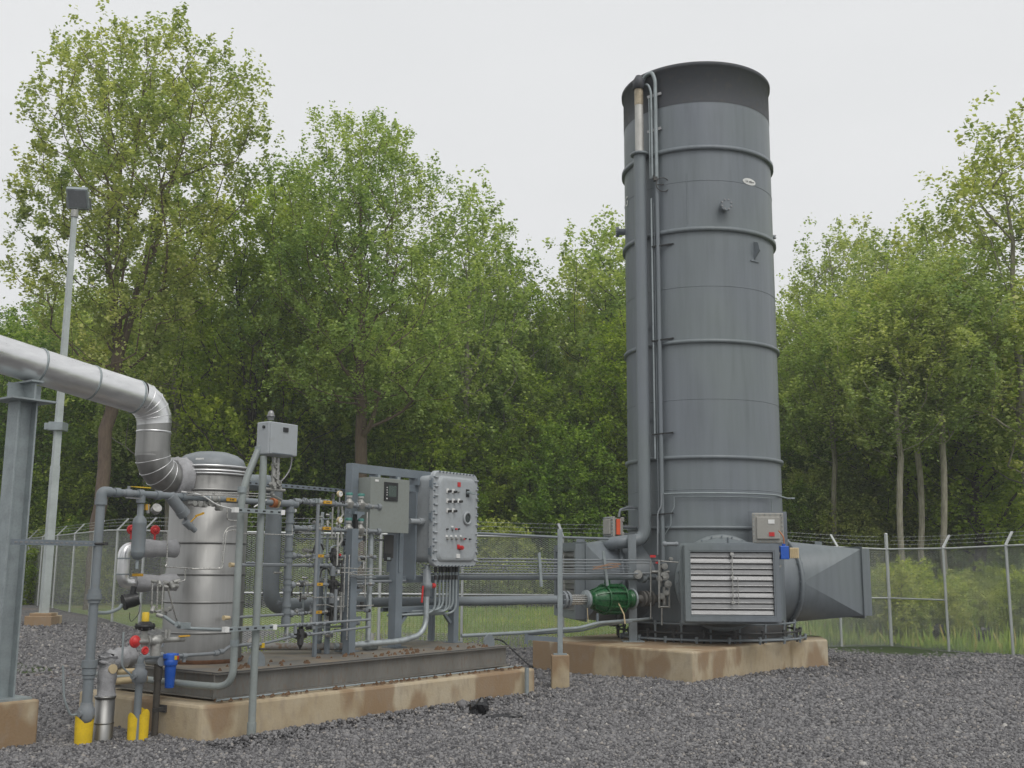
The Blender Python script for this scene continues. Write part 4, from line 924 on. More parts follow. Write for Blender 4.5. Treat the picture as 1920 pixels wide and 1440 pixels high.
# ------------------------------------------------------------------ vessel and its insulated inlet duct
TU, TV = 1.0, 1.55; tk = S(TU, TV, DK); VR = .434
vs = thing('insulated_vessel', tk, 'upright shiny steel clad vessel with a domed grey top standing on the skid', 'vessel')
zt = su(388, 868, TU).z-.03
def zy(y): return (Vector(ray(388, y))*((tk.y-.44)/ray(388, y)[1])).z+CAMH
ztop = zy(871); m = M(); m.lathe(tk, Z, [(0, VR), (ztop-DK, VR), (ztop-DK, .1)], 56, False); cl = obj('cladding', m, MT['clad'], vs)
m = M(); m.lathe(Vector((tk.x, tk.y, ztop)), Z, [(-.02, .385), (.03, .385), (.09, .36), (.14, .29), (.175, .18), (.185, 0.01)], 40, False); obj('dome', m, MT['pipe2'], vs)
m = M(); q = Vector((tk.x-.03, tk.y-.36, ztop+.07)); m.box(q, .09, .02, .02); obj('label_tape', m, MT['white'], vs)
for y_, o_ in ((872, .012), (881, .016), (886, .006), (917, .003), (1017, .003), (1077, .003), (1130, .003), (1188, .003)):
    z_ = zy(y_); m = M(); m.lathe(Vector((tk.x, tk.y, z_)), Z, [(-.012, VR), (-.010, VR+.005+o_), (.010, VR+.005+o_), (.012, VR)], 56, False); obj('band', m, MT['alu'] if o_ > .004 else MT['seam'] if 'seam' in MT else MT['clad'], cl)
m = M(); m.lathe(tk, Z, [(0, VR+.002), (.04, VR+.03), (.045, VR+.03)], 40, False); obj('base_ring', m, MT['rust'], vs)
zd = sv(289, 893, TV).z; ux = (sv(289, 800, TV)-Vector(O_)).dot(U); DR = .181
pv = [sv(-330, 581, TV), sv(-20, 661, TV), None]
z1 = sv(245, 744, TV); z2 = sv(-20, 661, TV); dd_ = (z1-z2).normalized(); far = z1-dd_*6
zu = z1.z+(S(ux, TV).xy-z1.xy).length*dd_.z/dd_.xy.length
dct = thing('insulated_duct', S(ux, TV, zd), 'big bright aluminium clad duct coming in from the left and bending down to the vessel', 'duct')
P = [far, S(ux, TV, zu+.02), S(ux, TV, zd), S(TU-.42, TV, zd)]
m = M(); m.tube([far, P[1]-dd_*.24], DR, 36, cap=False); obj('cladding', m, MT['alu'], dct)
def elbow(a, b, c, r, R_, name, k=8, parent=None, mat='clad'):       # mitred elbow of k gores with folded seams
    da = (a-b).normalized(); dc = (c-b).normalized(); ang = math.acos(max(-1, min(1, da.dot(dc)))); t = R_/math.tan(ang/2)
    p0 = b+da*t; bis = (da+dc).normalized(); cen = b+bis*(R_/math.sin(ang/2)); x0 = (p0-cen).normalized(); nrm = da.cross(dc).normalized(); sweep = math.pi-ang
    x1 = nrm.cross(x0); x1 = x1 if x1.dot(-da) > 0 else -x1
    pts = [cen+(x0*math.cos(sweep*i/k)+x1*math.sin(sweep*i/k))*R_ for i in range(k+1)]
    m = M()
    m.tube(pts, r, 36, cap=False, smooth=False) if False else m.tube(pts, r, 36, cap=False)
    o = obj(name, m, MT[mat], parent)
    m = M()
    for i in range(1, k): m.torus(pts[i], (pts[i+1]-pts[i-1]), r+.001, .004, 36, 6)
    obj('seam', m, MT['alu'], o); return pts
pa = elbow(far, P[1], P[2], DR+.003, .27, 'upper_elbow', 5, dct, 'alu')
pb_ = elbow(P[1], P[2], P[3], DR+.003, .27, 'lower_elbow', 5, dct)
m = M(); m.tube([pa[-1]+Z*.06, pb_[0]-Z*.06], DR, 36, cap=False); obj('cladding', m, MT['clad'], dct)
for t_ in (.0, .55, 1.15, 1.75, 2.35, 2.95, 3.6):
    q = P[1]-dd_*(.26+t_); m = M(); m.lathe(q, dd_, [(-.012, DR), (-.01, DR+.005), (.01, DR+.005), (.012, DR)], 36, False); obj('band', m, MT['galvd'], dct)
m = M(); m.lathe(pa[-1].lerp(pb_[0], .3), Z, [(-.01, DR), (-.008, DR+.005), (.008, DR+.005), (.01, DR)], 36, False); obj('band', m, MT['alu'], dct)
m = M(); a = pb_[-1]; nb_ = 10; rs = []
for i in range(7):
    q = a.lerp(S(TU-.36, TV, zd), i/6); rr = DR+.02+.028*math.sin(math.pi*i/6)+(.02 if i in (1, 5) else 0)
    rs.append([q+(V*math.cos(2*math.pi*j/28)+Z*math.sin(2*math.pi*j/28))*(rr+.008*math.sin(j*2.3+i*1.7)) for j in range(28)])
m.rings(rs, True, True); obj('insulation_blanket', m, MT['blanket'], dct)
# column under the duct
cb = sv(0, 1312, TV-.02); zc_ = cb.z; cx = (cb-Vector(O_)).dot(U); cz = sv(35, 720, TV).z-DR*1.0
zcap = (P[1]-dd_*((S(cx, TV).xy-P[1].xy).length/dd_.xy.length)).z-DR-.02
pcol = S(cx, TV, zc_)
clm = thing('steel_column', pcol, 'heavy galvanised steel column holding the silver duct at the left edge', 'column')
def hsec(a, b, w_, d_, ax, ay, t=.018):
    m = M(); h_ = (b-a).length; c = (a+b)/2
    m.box(c+ay*(d_/2-t/2), w_, t, h_, ax, ay, Z); m.box(c-ay*(d_/2-t/2), w_, t, h_, ax, ay, Z); m.box(c, t, d_-2*t-.001, h_, ax, ay, Z); return m
obj('shaft', hsec(pcol+Z*.02, Vector((pcol.x, pcol.y, zcap-.20)), .19, .2, V, U), MT['galvcol'] if 'galvcol' in MT else MT['galvd'], clm)
m = M(); m.box(pcol+Z*.01, .42, .42, .02, U, V, Z); obj('base_plate', m, MT['galvd'], clm)
q = Vector((pcol.x, pcol.y, zcap)); m = M(); m.box(q-Z*.19, .46, .42, .018, U, V, Z); m.box(q-Z*.01, .12, .46, .018, U, V, Z); m.box(q-Z*.1, .02, .40, .165, U, V, Z); m.box(q-Z*.1, .34, .016, .16, U, V, Z); obj('duct_saddle', m, MT['galvd'], clm)
m = M(); m.box(Vector((pcol.x, pcol.y, (zc_-.4)/2)), .52, .52, zc_+.4, U, V, Z); tag(obj('concrete_pier', m, MT['conc'], None, .02), 'concrete pier under the steel column at the left edge', 'concrete pier')

# ------------------------------------------------------------------ panel frame, cabinet and explosion proof box
FV = 1.27; fr = thing('panel_frame', S(3.6, FV, DK), 'blue grey welded steel frame standing on the skid and carrying the control boxes', 'frame')
def uu(px, py, v): return (sv(px, py, v)-Vector(O_)).dot(U)
ua, ub, uc = uu(657, 1000, FV), uu(742, 1100, FV), uu(851, 1100, FV); ztf = sv(650, 868, FV).z
for u_, zt_, w_ in ((ua, ztf, .12), (ub, 2.35, .13), (uc, 2.1, .11)):
    m = M(); m.bar(S(u_, FV, DK+.012), S(u_, FV, zt_), w_, w_, U); obj('column', m, MT['frame'], fr, .006)
    m = M(); m.box(S(u_, FV, DK+.008), w_*1.7, w_*1.9, .014, U, V, Z); obj('base_plate', m, MT['frame'], fr)
m = M(); m.bar(S(ua+.061, FV, ztf-.055), S(uc+.05, FV, ztf-.055), .08, .11, Z); m.bar(S(ua+.061, FV, ztf-.25), S(uc, FV, ztf-.25), .06, .09, Z)
for u_ in lin(ua+.42, uc-.1, 4): m.bar(S(u_, FV, ztf-.111), S(u_, FV, ztf-.204), .16, .05, U)
m.bar(S(ub-.02, FV+.03, ztf-.3), S(ub-.02, FV+.03, 1.55), .22, .03, U)
m.bar(S(ub+.25, FV+.03, ztf-.3), S(ub+.25, FV+.03, 1.45), .30, .03, U)
m.bar(S(ub, FV+.05, 1.45), S(uc+.05, FV+.05, 1.45), .05, .08, Z); obj('cross_member', m, MT['frame'], fr)
m = M(); m.bar(S(ub+.066, FV, 1.05), S(uc-.056, FV, 1.05), .05, .05, Z); m.bar(S(ub+.066, FV+.3, 1.05), S(uc, FV+.3, 1.05), .05, .05, Z)
m.box(S((ub+uc)/2, FV+.15, 1.08), uc-ub-.12, .3, .01, U, V, Z); m.bar(S(ub+.07, FV, .85), S(ub+.25, FV, 1.02), .04, .04, V); m.bar(S(uc-.07, FV, .85), S(uc-.25, FV, 1.02), .04, .04, V)
m.bar(S(uc, FV+.4, DK+.01), S(uc, FV+.4, 1.4), .07, .07, U); m.bar(S(ub+.45, FV+.42, DK+.01), S(ub+.45, FV+.42, 1.05), .07, .07, U); obj('shelf_bracket', m, MT['frame'], fr)
# control cabinet
CV = 1.0; ul, ur = uu(694, 950, CV), uu(767, 950, CV); zt_, zb_ = sv(730, 897, CV).z, sv(730, 999, CV).z
cc = S((ul+ur)/2, CV, (zt_+zb_)/2); cw = ur-ul; chh = zt_-zb_
cab = thing('control_cabinet', S((ul+ur)/2, CV+.12, zb_), 'flat greenish grey control cabinet with a black screen on the panel frame', 'control cabinet')
m = M(); m.box(cc+V*.125, cw-.01, .215, chh-.01, U, V, Z); obj('body', m, MT['cab'], cab, .006)
m = M(); m.box(cc+V*.007, cw, .018, chh, U, V, Z); dr = obj('door', m, MT['cab'], cab, .006)
sc_ = S(uu(732.5, 922, CV), CV, sv(732, 922, CV).z); m = M(); m.box(sc_-V*.008, .255, .016, .24, U, V, Z); sd = obj('display', m, MT['black'], dr, .003)
m = M(); m.box(sc_-V*.018+U*.014+Z*.006, .155, .004, .145, U, V, Z); obj('screen', m, paint('lcd_green_grey', (.05, .075, .062), .2, bump=0, dirtamt=0), sd)
m = M(); 
for k in range(4): m.box(sc_-V*.018-U*.088+Z*(.05-.032*k), .012, .004, .014, U, V, Z)
m.box(sc_-V*.018-U*.088-Z*.092, .018, .004, .018, U, V, Z); obj('button', m, MT['white'], sd)
q = S(uu(706, 901, CV), CV, sv(706, 901, CV).z); m = M(); m.box(q-V*.006, .065, .006, .026, U, V, Z); obj('label_plate', m, MT['white'], dr)
m = M()
for du in (-.2, .17): m.cyl(cc+U*du+Z*(chh/2)-V*-.02, cc+U*du+Z*(chh/2+.03)+V*.02, .018, n=10)
obj('clamp', m, MT['galvd'], cab)
m = M(); q = S(uu(722, 1035, FV), FV-.06, sv(722, 1025, FV).z); m.box(q, .17, .02, .30, U, V, Z); o = obj('backing_plate', m, MT['dark'], fr)
q = S(uu(727, 1045, FV-.1), FV-.1, sv(727, 1045, FV-.1).z); m = M(); m.box(q, .11, .03, .10, U, V, Z); o = obj('small_gauge_panel', m, MT['black'], fr); m = M(); m.box(q-V*.018-Z*.015, .06, .006, .03, U, V, Z); obj('readout', m, MT['galvd'], o)
# explosion proof box
EV = .93; ul, ur = uu(811, 980, EV), uu(894, 980, EV); zt_, zb_ = sv(855, 886, EV).z, sv(855, 1063, EV).z
ec = S((ul+ur)/2, EV, (zt_+zb_)/2); ew = ur-ul; eh = zt_-zb_
ex = thing('explosion_proof_box', S((ul+ur)/2, EV+.2, zb_), 'large grey cast explosion proof control box with bolted door, buttons and round window', 'control box')
def rrect(c, w_, h_, r, n=6, ax=U, ay=Z):
    P = []
    for q, (sx, sy) in enumerate(((1, 1), (-1, 1), (-1, -1), (1, -1))):
        for i in range(n+1):
            a = math.pi/2*(q+i/n); P.append(c+ax*(sx*(w_/2-r)+r*math.cos(a))+ay*(sy*(h_/2-r)+r*math.sin(a)))
    return P
m = M(); m.rings([rrect(ec+V*d, ew-i, eh-i, .09) for d, i in ((.05, .10), (.40, .12), (.44, .16))], False, True); m.box(ec+V*.46+Z*.3, ew*.9, .08, .2, U, V, Z); m.box(ec+V*.46-Z*.3, ew*.9, .08, .25, U, V, Z)
bd = obj('body', m, MT['exp'], ex, .01)
m = M(); m.rings([rrect(ec+V*d, ew-i, eh-i, .10) for d, i in ((.06, .0), (-.0, .0), (-.012, .02))], False, True)
m.rings([rrect(ec-V*d, ew-i, eh-i, .10) for d, i in ((.012, .13), (.03, .15), (.05, .19), (.055, .25))], False, True)
for k in range(10):
    for sg in (-1, 1): m.box(ec+U*sg*(ew/2-.045)+Z*(-.5+.111*k)*eh*.86-V*.018, .075, .03, .022, U, V, Z)
ed = obj('door', m, MT['exp'], ex, .008)
for q in [ec+U*sg*(ew/2-.012)+Z*(-.5+k/12)*eh*.86 for k in range(13) for sg in (-1, 1)]+[ec+U*(-.5+k/10)*ew*.76+Z*sg*(eh/2-.014) for k in range(11) for sg in (-1, 1)]:
    m = M(); m.cyl(q+V*.07, q-V*.03, .011, n=6); obj('bolt', m, MT['frame'], ed)
for dz in (.36, .02, -.34):
    m = M(); q = ec-U*(ew/2+.01)+Z*dz*eh; m.box(q+V*.03, .022, .05, .09, U, V, Z); m.cyl(q-Z*.07+V*.01, q+Z*.07+V*.01, .013, n=8); obj('hinge', m, MT['frame'], ex)
def ep(px, py, off=.056): q = sv(px, py, EV-off); return q
def plate(px, py, w_, h_, mat, par, t=.008, name='label_plate', off=.056): m = M(); m.box(ep(px, py, off)-V*t/2, w_, t, h_, U, V, Z); return obj(name, m, MT[mat], par)
plate(860.5, 908.5, .062, .062, 'red', ed); plate(858.5, 1042.5, .08, .055, 'white', ed)
for px, py in ((839, 920), (849.5, 921), (839, 939), (849.5, 939), (860, 939), (839, 957), (849.5, 957)):
    o = plate(px, py, .05, .06, 'white', ed); m = M(); q = ep(px+2, py+1.5, .064); m.cyl(q, q-V*.04, .018, n=12); m.box(q-V*.045, .012, .02, .03, U, V, Z); obj('selector_knob', m, MT['dark'], o)
for px in (837, 845.5, 854, 863): o = plate(px, 1005, .042, .024, 'white', ed); m = M(); q = ep(px+1, 1010, .056); m.cyl(q, q-V*.04, .017, n=12); obj('push_button', m, MT['valve'], o)
plate(847.5, 987.5, .05, .02, 'white', ed)
for px, py, mt in ((859, 923, 'valve'), (837.5, 992, 'dark'), (848, 992, 'galvd'), (854, 992, 'red'), (859, 992, 'dark'), (871.5, 1010, 'dark'), (880, 1011, 'dark'), (868, 1011, 'red')):
    m = M(); q = ep(px, py); m.cyl(q, q-V*.03, .012 if mt != 'galvd' else .02, n=10); obj('pilot_light', m, MT[mt], ed)
o = plate(859, 1025, .05, .06, 'red', ed); m = M(); q = ep(862, 1027, .06); m.cyl(q, q-V*.05, .03, n=16); m.box(q-V*.05, .05, .02, .02, U, V, Z); obj('emergency_stop', m, MT['red'], o)
o = plate(876.5, 925, .07, .11, 'black', ed); m = M(); q = ep(876, 924, .06); m.cyl(q, q-V*.06, .022, n=12); m.bar(q-V*.055, q-V*.06+U*.10-Z*.01, .03, .03, Z); obj('breaker_handle', m, MT['galvd'], o)
q = ep(875.5, 972, .056); m = M(); m.torus(q-V*.012, V, .078, .017, 28, 8); wn = obj('window_ring', m, MT['exp'], ed); m = M(); m.cyl(q, q-V*.008, .074, n=28); obj('window', m, MT['glass'], wn)
m = M(); a = S(uu(768, 977, 1.15), 1.15, sv(768, 977, 1.15).z); b = a+U*.28; m.tube([a, b], .036, 12); m.cyl(a+U*.18, b, .05, n=12); obj('conduit_union', m, MT['exp'], ex)
# conduits under the big box
cd = thing('conduit_bank', S((ul+ur)/2, EV+.2, 1.1), 'row of small grey conduits dropping from the bottom of the large control box', 'conduits')
for k, px in enumerate((817, 825, 831.5, 838, 844, 850, 856)):
    vk = EV+.12+.03*(k % 2); a = sv(px, 1062, vk); bz = sv(px, 1148-3*(k % 3), vk).z; m = M()
    m.tube([a, Vector((a.x, a.y, bz)), Vector((a.x, a.y, bz-.02))-U*.22+V*.10, Vector((a.x, a.y, bz-.03))-U*.6+V*.32], .016, 8, fil=.16); o = obj('conduit', m, MT['galvd'], cd)
    m = M(); m.cyl(a, a-Z*.08, .024, n=8); m.cyl(a-Z*.12, a-Z*.18, .021, n=8); obj('seal_fitting', m, MT['dark'], o)
big = thing('conduit', sv(800, 1062, EV+.2), 'thick grey conduit curving from the large control box to the skid floor', 'conduit')
vk = EV+.15; a = sv(801, 1060, vk); b_ = sv(797, 1150, vk); m = M()
m.tube([a, Vector((a.x, a.y, .76)), Vector((a.x, a.y, .67))-U*.45, Vector((a.x, a.y, .66))-U*1.6+V*.1], .037, 14, fil=.34, fn=9); obj('pipe', m, MT['galv'], big)
m = M(); m.lathe(a, -Z, [(.05, .04), (.06, .055), (.22, .055), (.24, .075), (.30, .075), (.32, .05), (.40, .05), (.41, .04)], 14); obj('seal_fitting', m, MT['pipe2'], big)
m = M(); q = a-Z*.27; m.cyl(q+U*.07-V*.02, q+U*.13-V*.02, .035, n=10); m.bar(q-U*.1-V*.02, q-U*.12-V*.02-Z*.22, .03, .008, V); obj('red_tag', m, MT['red'], big)
# perforated channel behind, from the vessel to the frame, and a big grey pipe
ch = thing('slotted_channel', sv(600, 915, 1.9), 'slotted steel channel level behind the valves, from the vessel to the panel frame', 'channel')
a, b = sv(461, 905, 1.5), sv(652, 921, 1.5); b.z = a.z = (a.z+b.z)/2; m = M(); m.bar(a, b, .04, .045, Z); o = obj('channel', m, MT['frame'], ch); m = M()
for i in range(18): m.box(a.lerp(b, (i+.5)/18)-V*.021, .035, .004, .016, U, V, Z)
obj('slot', m, MT['black'], o)
gp = thing('grey_gas_pipe', sv(515, 1000, 1.75), 'wide grey pipe dropping behind the small valves and turning toward the stack', 'pipe')
a = sv(516, 955, 1.75); z_ = pl(700, 1130).z; e_ = pl(690, 1130); m = M(); zz_ = 1.1
m.tube([sv(455, 905, 1.6)+V*.0, S(uu(470, 905, 1.75), 1.75, sv(470, 905, 1.75).z), S(uu(516, 905, 1.75), 1.75, sv(516, 905, 1.75).z), S(uu(516, 905, 1.75), 1.75, zg), Vector((e_.x, e_.y, zg))], .10, 22, fil=.26, fn=8); obj('pipe', m, MT['pipe'], gp)
q = sv(505, 905, 1.75)
# ------------------------------------------------------------------ riser and top header
MV = .75
rs_ = thing('riser_pipe', gz(158, 1395, -.06), 'tall grey riser pipe at the left with an elbow to the long top header', 'pipe')
b0 = gz(157.5, 1398, -.06); zA = sv(182, 925, MV).z; zB = sv(520, 940, MV).z; zh = (zA+zB)/2
uR = (b0-Vector(O_)).dot(U); vR = (b0-Vector(O_)).dot(V); MV = vR
def w(px, py, v=None): return sv(px, py, MV if v is None else v)
def hl(px, z=None, v=None):                                   # point on a level line at height z above photo column px
    q = w(px, 940, v); u_ = (q-Vector(O_)).dot(U); return S(u_, MV if v is None else v, zh if z is None else z)
zh = (w(190, 926).z+w(500, 938).z)/2
top_ = Vector((b0.x, b0.y, zh)); z_u = w(172, 1110).z; z_l = w(162, 1245).z; z_v = w(158, 1338).z
m = M(); m.tube([Vector((b0.x, b0.y, z_l)), top_-Z*.06], .043, 16); m.tube([b0-Z*.1, Vector((b0.x, b0.y, z_l))], .049, 16); m.tube([top_+U*.06, hl(345)], .036, 14); m.tube([hl(345), hl(528)], .034, 14); obj('pipe', m, MT['pipe'], rs_)
m = M(); m.tube([top_-Z*.085, top_, top_+U*.085], .052, 16, fil=.07, fn=8); m.cyl(top_-Z*.13, top_-Z*.075, .058, n=16); m.cyl(top_+U*.07, top_+U*.10, .05, n=16); obj('elbow', m, MT['pipe'], rs_)
m = M()
for z_, r_, h_ in ((z_u, .062, .05), (z_u-.045, .072, .05), (z_u-.09, .058, .03), (z_l, .074, .07), (z_l-.07, .066, .06), (z_l-.12, .058, .03)): q = Vector((b0.x, b0.y, z_)); m = M(); m.cyl(q-Z*h_/2, q+Z*h_/2, r_, n=18); obj('coupling', m, MT['pipe'], rs_)
def ballvalve(c, ax, r, hd, hl_, mat='pipe2', hmat='handle', par=None, hr=.010, flat=True, upv=Z):
    ax = Vector(ax).normalized(); hd = Vector(hd); m = M()
    m.lathe(c-ax*r*2.1, ax, [(0, r*.75), (0, r*1.02), (r*.7, r*1.02), (r*.8, r*.85), (r*1.3, r*1.2), (r*2.9, r*1.2), (r*3.4, r*.85), (r*3.5, r*1.02), (r*4.2, r*1.02), (r*4.2, r*.75)], 14)
    m.cyl(c, c+upv*r*2.0, r*.42, n=10); o = obj('ball_valve', m, MT[mat], par); m = M(); q = c+upv*r*1.9
    if flat: m.bar(q, q+hd*hl_*.3, r*.5, r*.18, upv); m.bar(q+hd*hl_*.28, q+hd*hl_, r*.72, r*.30, upv)
    else: m.tube([q, q+hd*hl_*.2+upv*r*.3, q+hd*hl_+upv*r*.3], hr, 8)
    obj('handle', m, MT[hmat], o); return o
ballvalve(hl(240)+Z*0, U, .036, U, .25, 'pipe2', 'yellow', rs_)
m = M(); c = hl(240); m.bar(c-U*.08-V*.07-Z*.05, c+U*.1-V*.07-Z*.05, .012, .012); obj('rail', m, MT['galvb'], rs_)
m = M()
for px in (218, 262, 296, 344): q = hl(px); m = M(); m.cyl(q-U*.03, q+U*.03, .047, n=16); obj('coupling', m, MT['pipe'], rs_)
m = M(); q = hl(264); m.cyl(q, q-Z*.09, .045, n=14); obj('tee', m, MT['pipe'], rs_)
# handle of the bottom valve
qv = Vector((b0.x, b0.y, z_v)); m = M(); m.lathe(qv-Z*.09, Z, [(0, .055), (.02, .07), (.05, .078), (.13, .078), (.16, .06), (.19, .058)], 16); m.cyl(qv, qv-U*.10-V*.02, .035, n=10); o = obj('valve_body', m, MT['pipe2'], rs_)
m = M(); h0 = w(132, 1342); m.tube([qv-U*.1, h0, w(120, 1310), w(118, 1248)], .011, 8, fil=.05); obj('lever', m, MT['galvd'], o)
m = M(); m.tube([w(167, 1236, MV-.02), w(171, 1146, MV-.02)], .03, 10) if False else None; c0 = w(166, 1233, MV+.06); c1 = w(166, 1147, MV+.06); c1 = Vector((c0.x, c0.y, c1.z)); m.tube([c0-Z*.3, c1], .028, 10); m.cyl(c1, c1+Z*.02, .034, n=10); obj('plastic_conduit', m, MT['conduit'], rs_)
# filter pot under the header
fpz0 = w(266, 1050).z; fpz1 = w(266, 967).z; q = hl(264.5)
fp_ = thing('strainer_pot', Vector((q.x, q.y, fpz0)), 'small grey bottle shaped pot hanging below the top header', 'strainer pot')
m = M(); hh = fpz1-fpz0; m.lathe(Vector((q.x, q.y, fpz0)), Z, [(0, .01), (.012, .045), (.045, .066), (.07, .069), (.078, .071), (.086, .069), (hh-.086, .069), (hh-.078, .071), (hh-.07, .069), (hh-.035, .062), (hh-.005, .04), (hh, .032), (hh+.12, .032)], 22); obj('body', m, MT['pipe'], fp_)
m = M(); m.cyl(Vector((q.x, q.y, fpz0)), Vector((q.x, q.y, fpz0-.09)), .016, n=8); obj('drain', m, MT['galvd'], fp_)
# Y strainer and its drain valve
q = hl(318); m = M(); e = w(350, 970); d = (e-q); d = (d-V*d.dot(V)); d.normalize(); m.tube([q, q+d*.24], .062, 16); m.cyl(q+d*.2, q+d*.27, .07, n=14); m.tube([q+d*.26, w(352, 982)], .02, 8)
m.cyl(w(346, 977), w(358, 988), .04, n=12); m.cyl(w(356, 986), w(366, 995), .03, n=10); ys = obj('y_strainer', m, MT['pipe2'], rs_); m = M(); m.tube([w(352, 982)-V*.02, w(364, 968)-V*.04], .008, 6); m.bar(w(362, 968)-V*.04, w(378, 962)-V*.04, .02, .012, V); obj('handle', m, MT['handle'], ys)
m = M(); m.cyl(hl(290)-Z*.13-V*.05, hl(292)-Z*.16+V*.0, .05, n=14); obj('fitting', m, MT['valve'], rs_); m = M(); m.cyl(hl(277)-Z*.10, hl(279)-Z*.19, .018, n=8); obj('fitting', m, MT['valve'], rs_); m = M(); q = w(276, 951); m.box(q, .04, .03, .06, U, V, Z); obj('orange_tag', m, MT['handle'], rs_)
# clutter of small valves on the header before the poles
bv_ = ballvalve(hl(400)-V*0, U, .034, U, .001, 'valve', 'handle', rs_); m = M(); q = hl(427)-V*.06; m.box(q, .13, .014, .038, U, V, Z); obj('handle', m, MT['handle'], bv_)
m = M(); q = hl(427)-V*.068; 
for x_ in (-.02, .005, .025): m.box(q+U*x_, .01, .004, .018, U, V, Z)
obj('stamp', m, MT['dark'], bv_)
m = M(); R = random.Random(3)
for px in (362, 372, 383, 392, 404, 412): q = hl(px)-Z*R.uniform(.05, .1); m.cyl(q-V*.04, q+V*.05, R.uniform(.018, .035), n=10); m.cyl(q, q+Z*.07, .015, n=8)
obj('small_fitting', m, MT['valve'], rs_)
m = M(); q = hl(512); m.cyl(q-U*.02, q+U*.03, .056, n=16); obj('orange_union', m, MT['copper'], rs_)
m = M(); q = hl(519); m.cyl(q-U*.008, q+U*.01, .058, n=16); obj('gasket', m, MT['beige'], rs_)
# thin white hose and stainless tubes
m = M(); m.tube([hl(335)+Z*.05-V*.04, hl(372)+Z*.035-V*.05, w(400, 948)-V*.06, w(432, 956)-V*.1, w(445, 957)-V*.1], .008, 8, fil=.1); m.tube([w(465, 951)-V*.1, w(492, 938)-V*.06, hl(500)+Z*.02], .008, 8); tag(obj('white_hose', m, MT['white']), 'thin white hose looping along the top header in front of the vessel', 'hose')
m = M(); m.tube([w(300, 996, 1.0), w(314, 996, 1.0), w(313, 1058, 1.0), w(309, 1063, 1.0), w(370, 1066, 1.0), w(415, 1065, .9), w(420, 1000, .9), w(428, 988, .9), w(447, 986, .9)], .0065, 7, fil=.04)
m.tube([w(360, 1067, 1.0), w(412, 1067, .88), w(417, 1064, .88), w(425, 996, .88), w(432, 994, .88), w(447, 994, .88)], .0065, 7, fil=.04); m.tube([w(347, 1066, 1.0), w(347, 1088, 1.0), w(333, 1092, 1.0)], .006, 6, fil=.02)
for y_ in (923, 928): m.tube([w(350, y_, .66), w(445, y_+1, .66), w(515, y_+4, .66)], .006, 6)
m.tube([w(426, 952, .7), w(426, 975, .7), w(450, 977, .7)], .006, 6, fil=.03); m.tube([w(548, 985, .6), w(548, 1003, .6), w(450, 1000, .6)], .005, 6, fil=.02)
tag(obj('stainless_tubing', m, MT['steel']), 'thin bright stainless tubing bent across the front of the clad vessel', 'tubing')

# ------------------------------------------------------------------ valve manifold
mf = thing('valve_manifold', hl(545, DK), 'upright grey header with rows of small yellow handled valves and regulators', 'valve manifold')
uM = (hl(545)-Vector(O_)).dot(U); zM = w(541, 1170).z
def mz(y, px=543): return w(px, y).z
m = M(); m.tube([S(uM, MV, zM), S(uM, MV, zh)], .043, 18); m.tube([hl(521), S(uM+.1, MV, zh)], .042, 16); m.ball(S(uM, MV, zh), .055, 12); m.cyl(S(uM, MV, zM-.03), S(uM, MV, zM+.05), .055, n=16)
for y_ in (958, 978, 993, 1003, 1030, 1042, 1052, 1082, 1093, 1106, 1135, 1148, 1160): q = S(uM, MV, mz(y_)); m.cyl(q-Z*.018, q+Z*.018, .053, n=18)
m.cyl(S(uM, MV, zM-.03), S(uM, MV, zM-.14), .014, n=8); m.bar(S(uM-.03, MV-.04, zM-.14), S(uM+.02, MV-.04, zM-.14), .03, .02); obj('header', m, MT['pipe'], mf)
ballvalve(S(uM, MV, zM-.15), Z, .02, -U*.5-V*.8, .11, 'valve', 'handle', mf, upv=-V)
def branch(y, pxe, r, big_):
    z_ = mz(y, 600); e = hl(pxe, z_); m = M(); m.tube([S(uM+.05, MV, z_), e], r, 12)
    if not big_: m.ball(S(uM+.075, MV, z_), .045, 12)
    else: m.cyl(S(uM+.05, MV, z_), S(uM+.14, MV, z_), r*1.35, n=14)
    m.cyl(e-U*.05, e+U*.005, r*1.7, n=12)
    for px in (580, 628, 668, 690): q = hl(px, z_); m.cyl(q-U*.014, q+U*.014, r*1.45, n=10)
    b = obj('branch_pipe', m, MT['pipe2'], mf); return z_, b
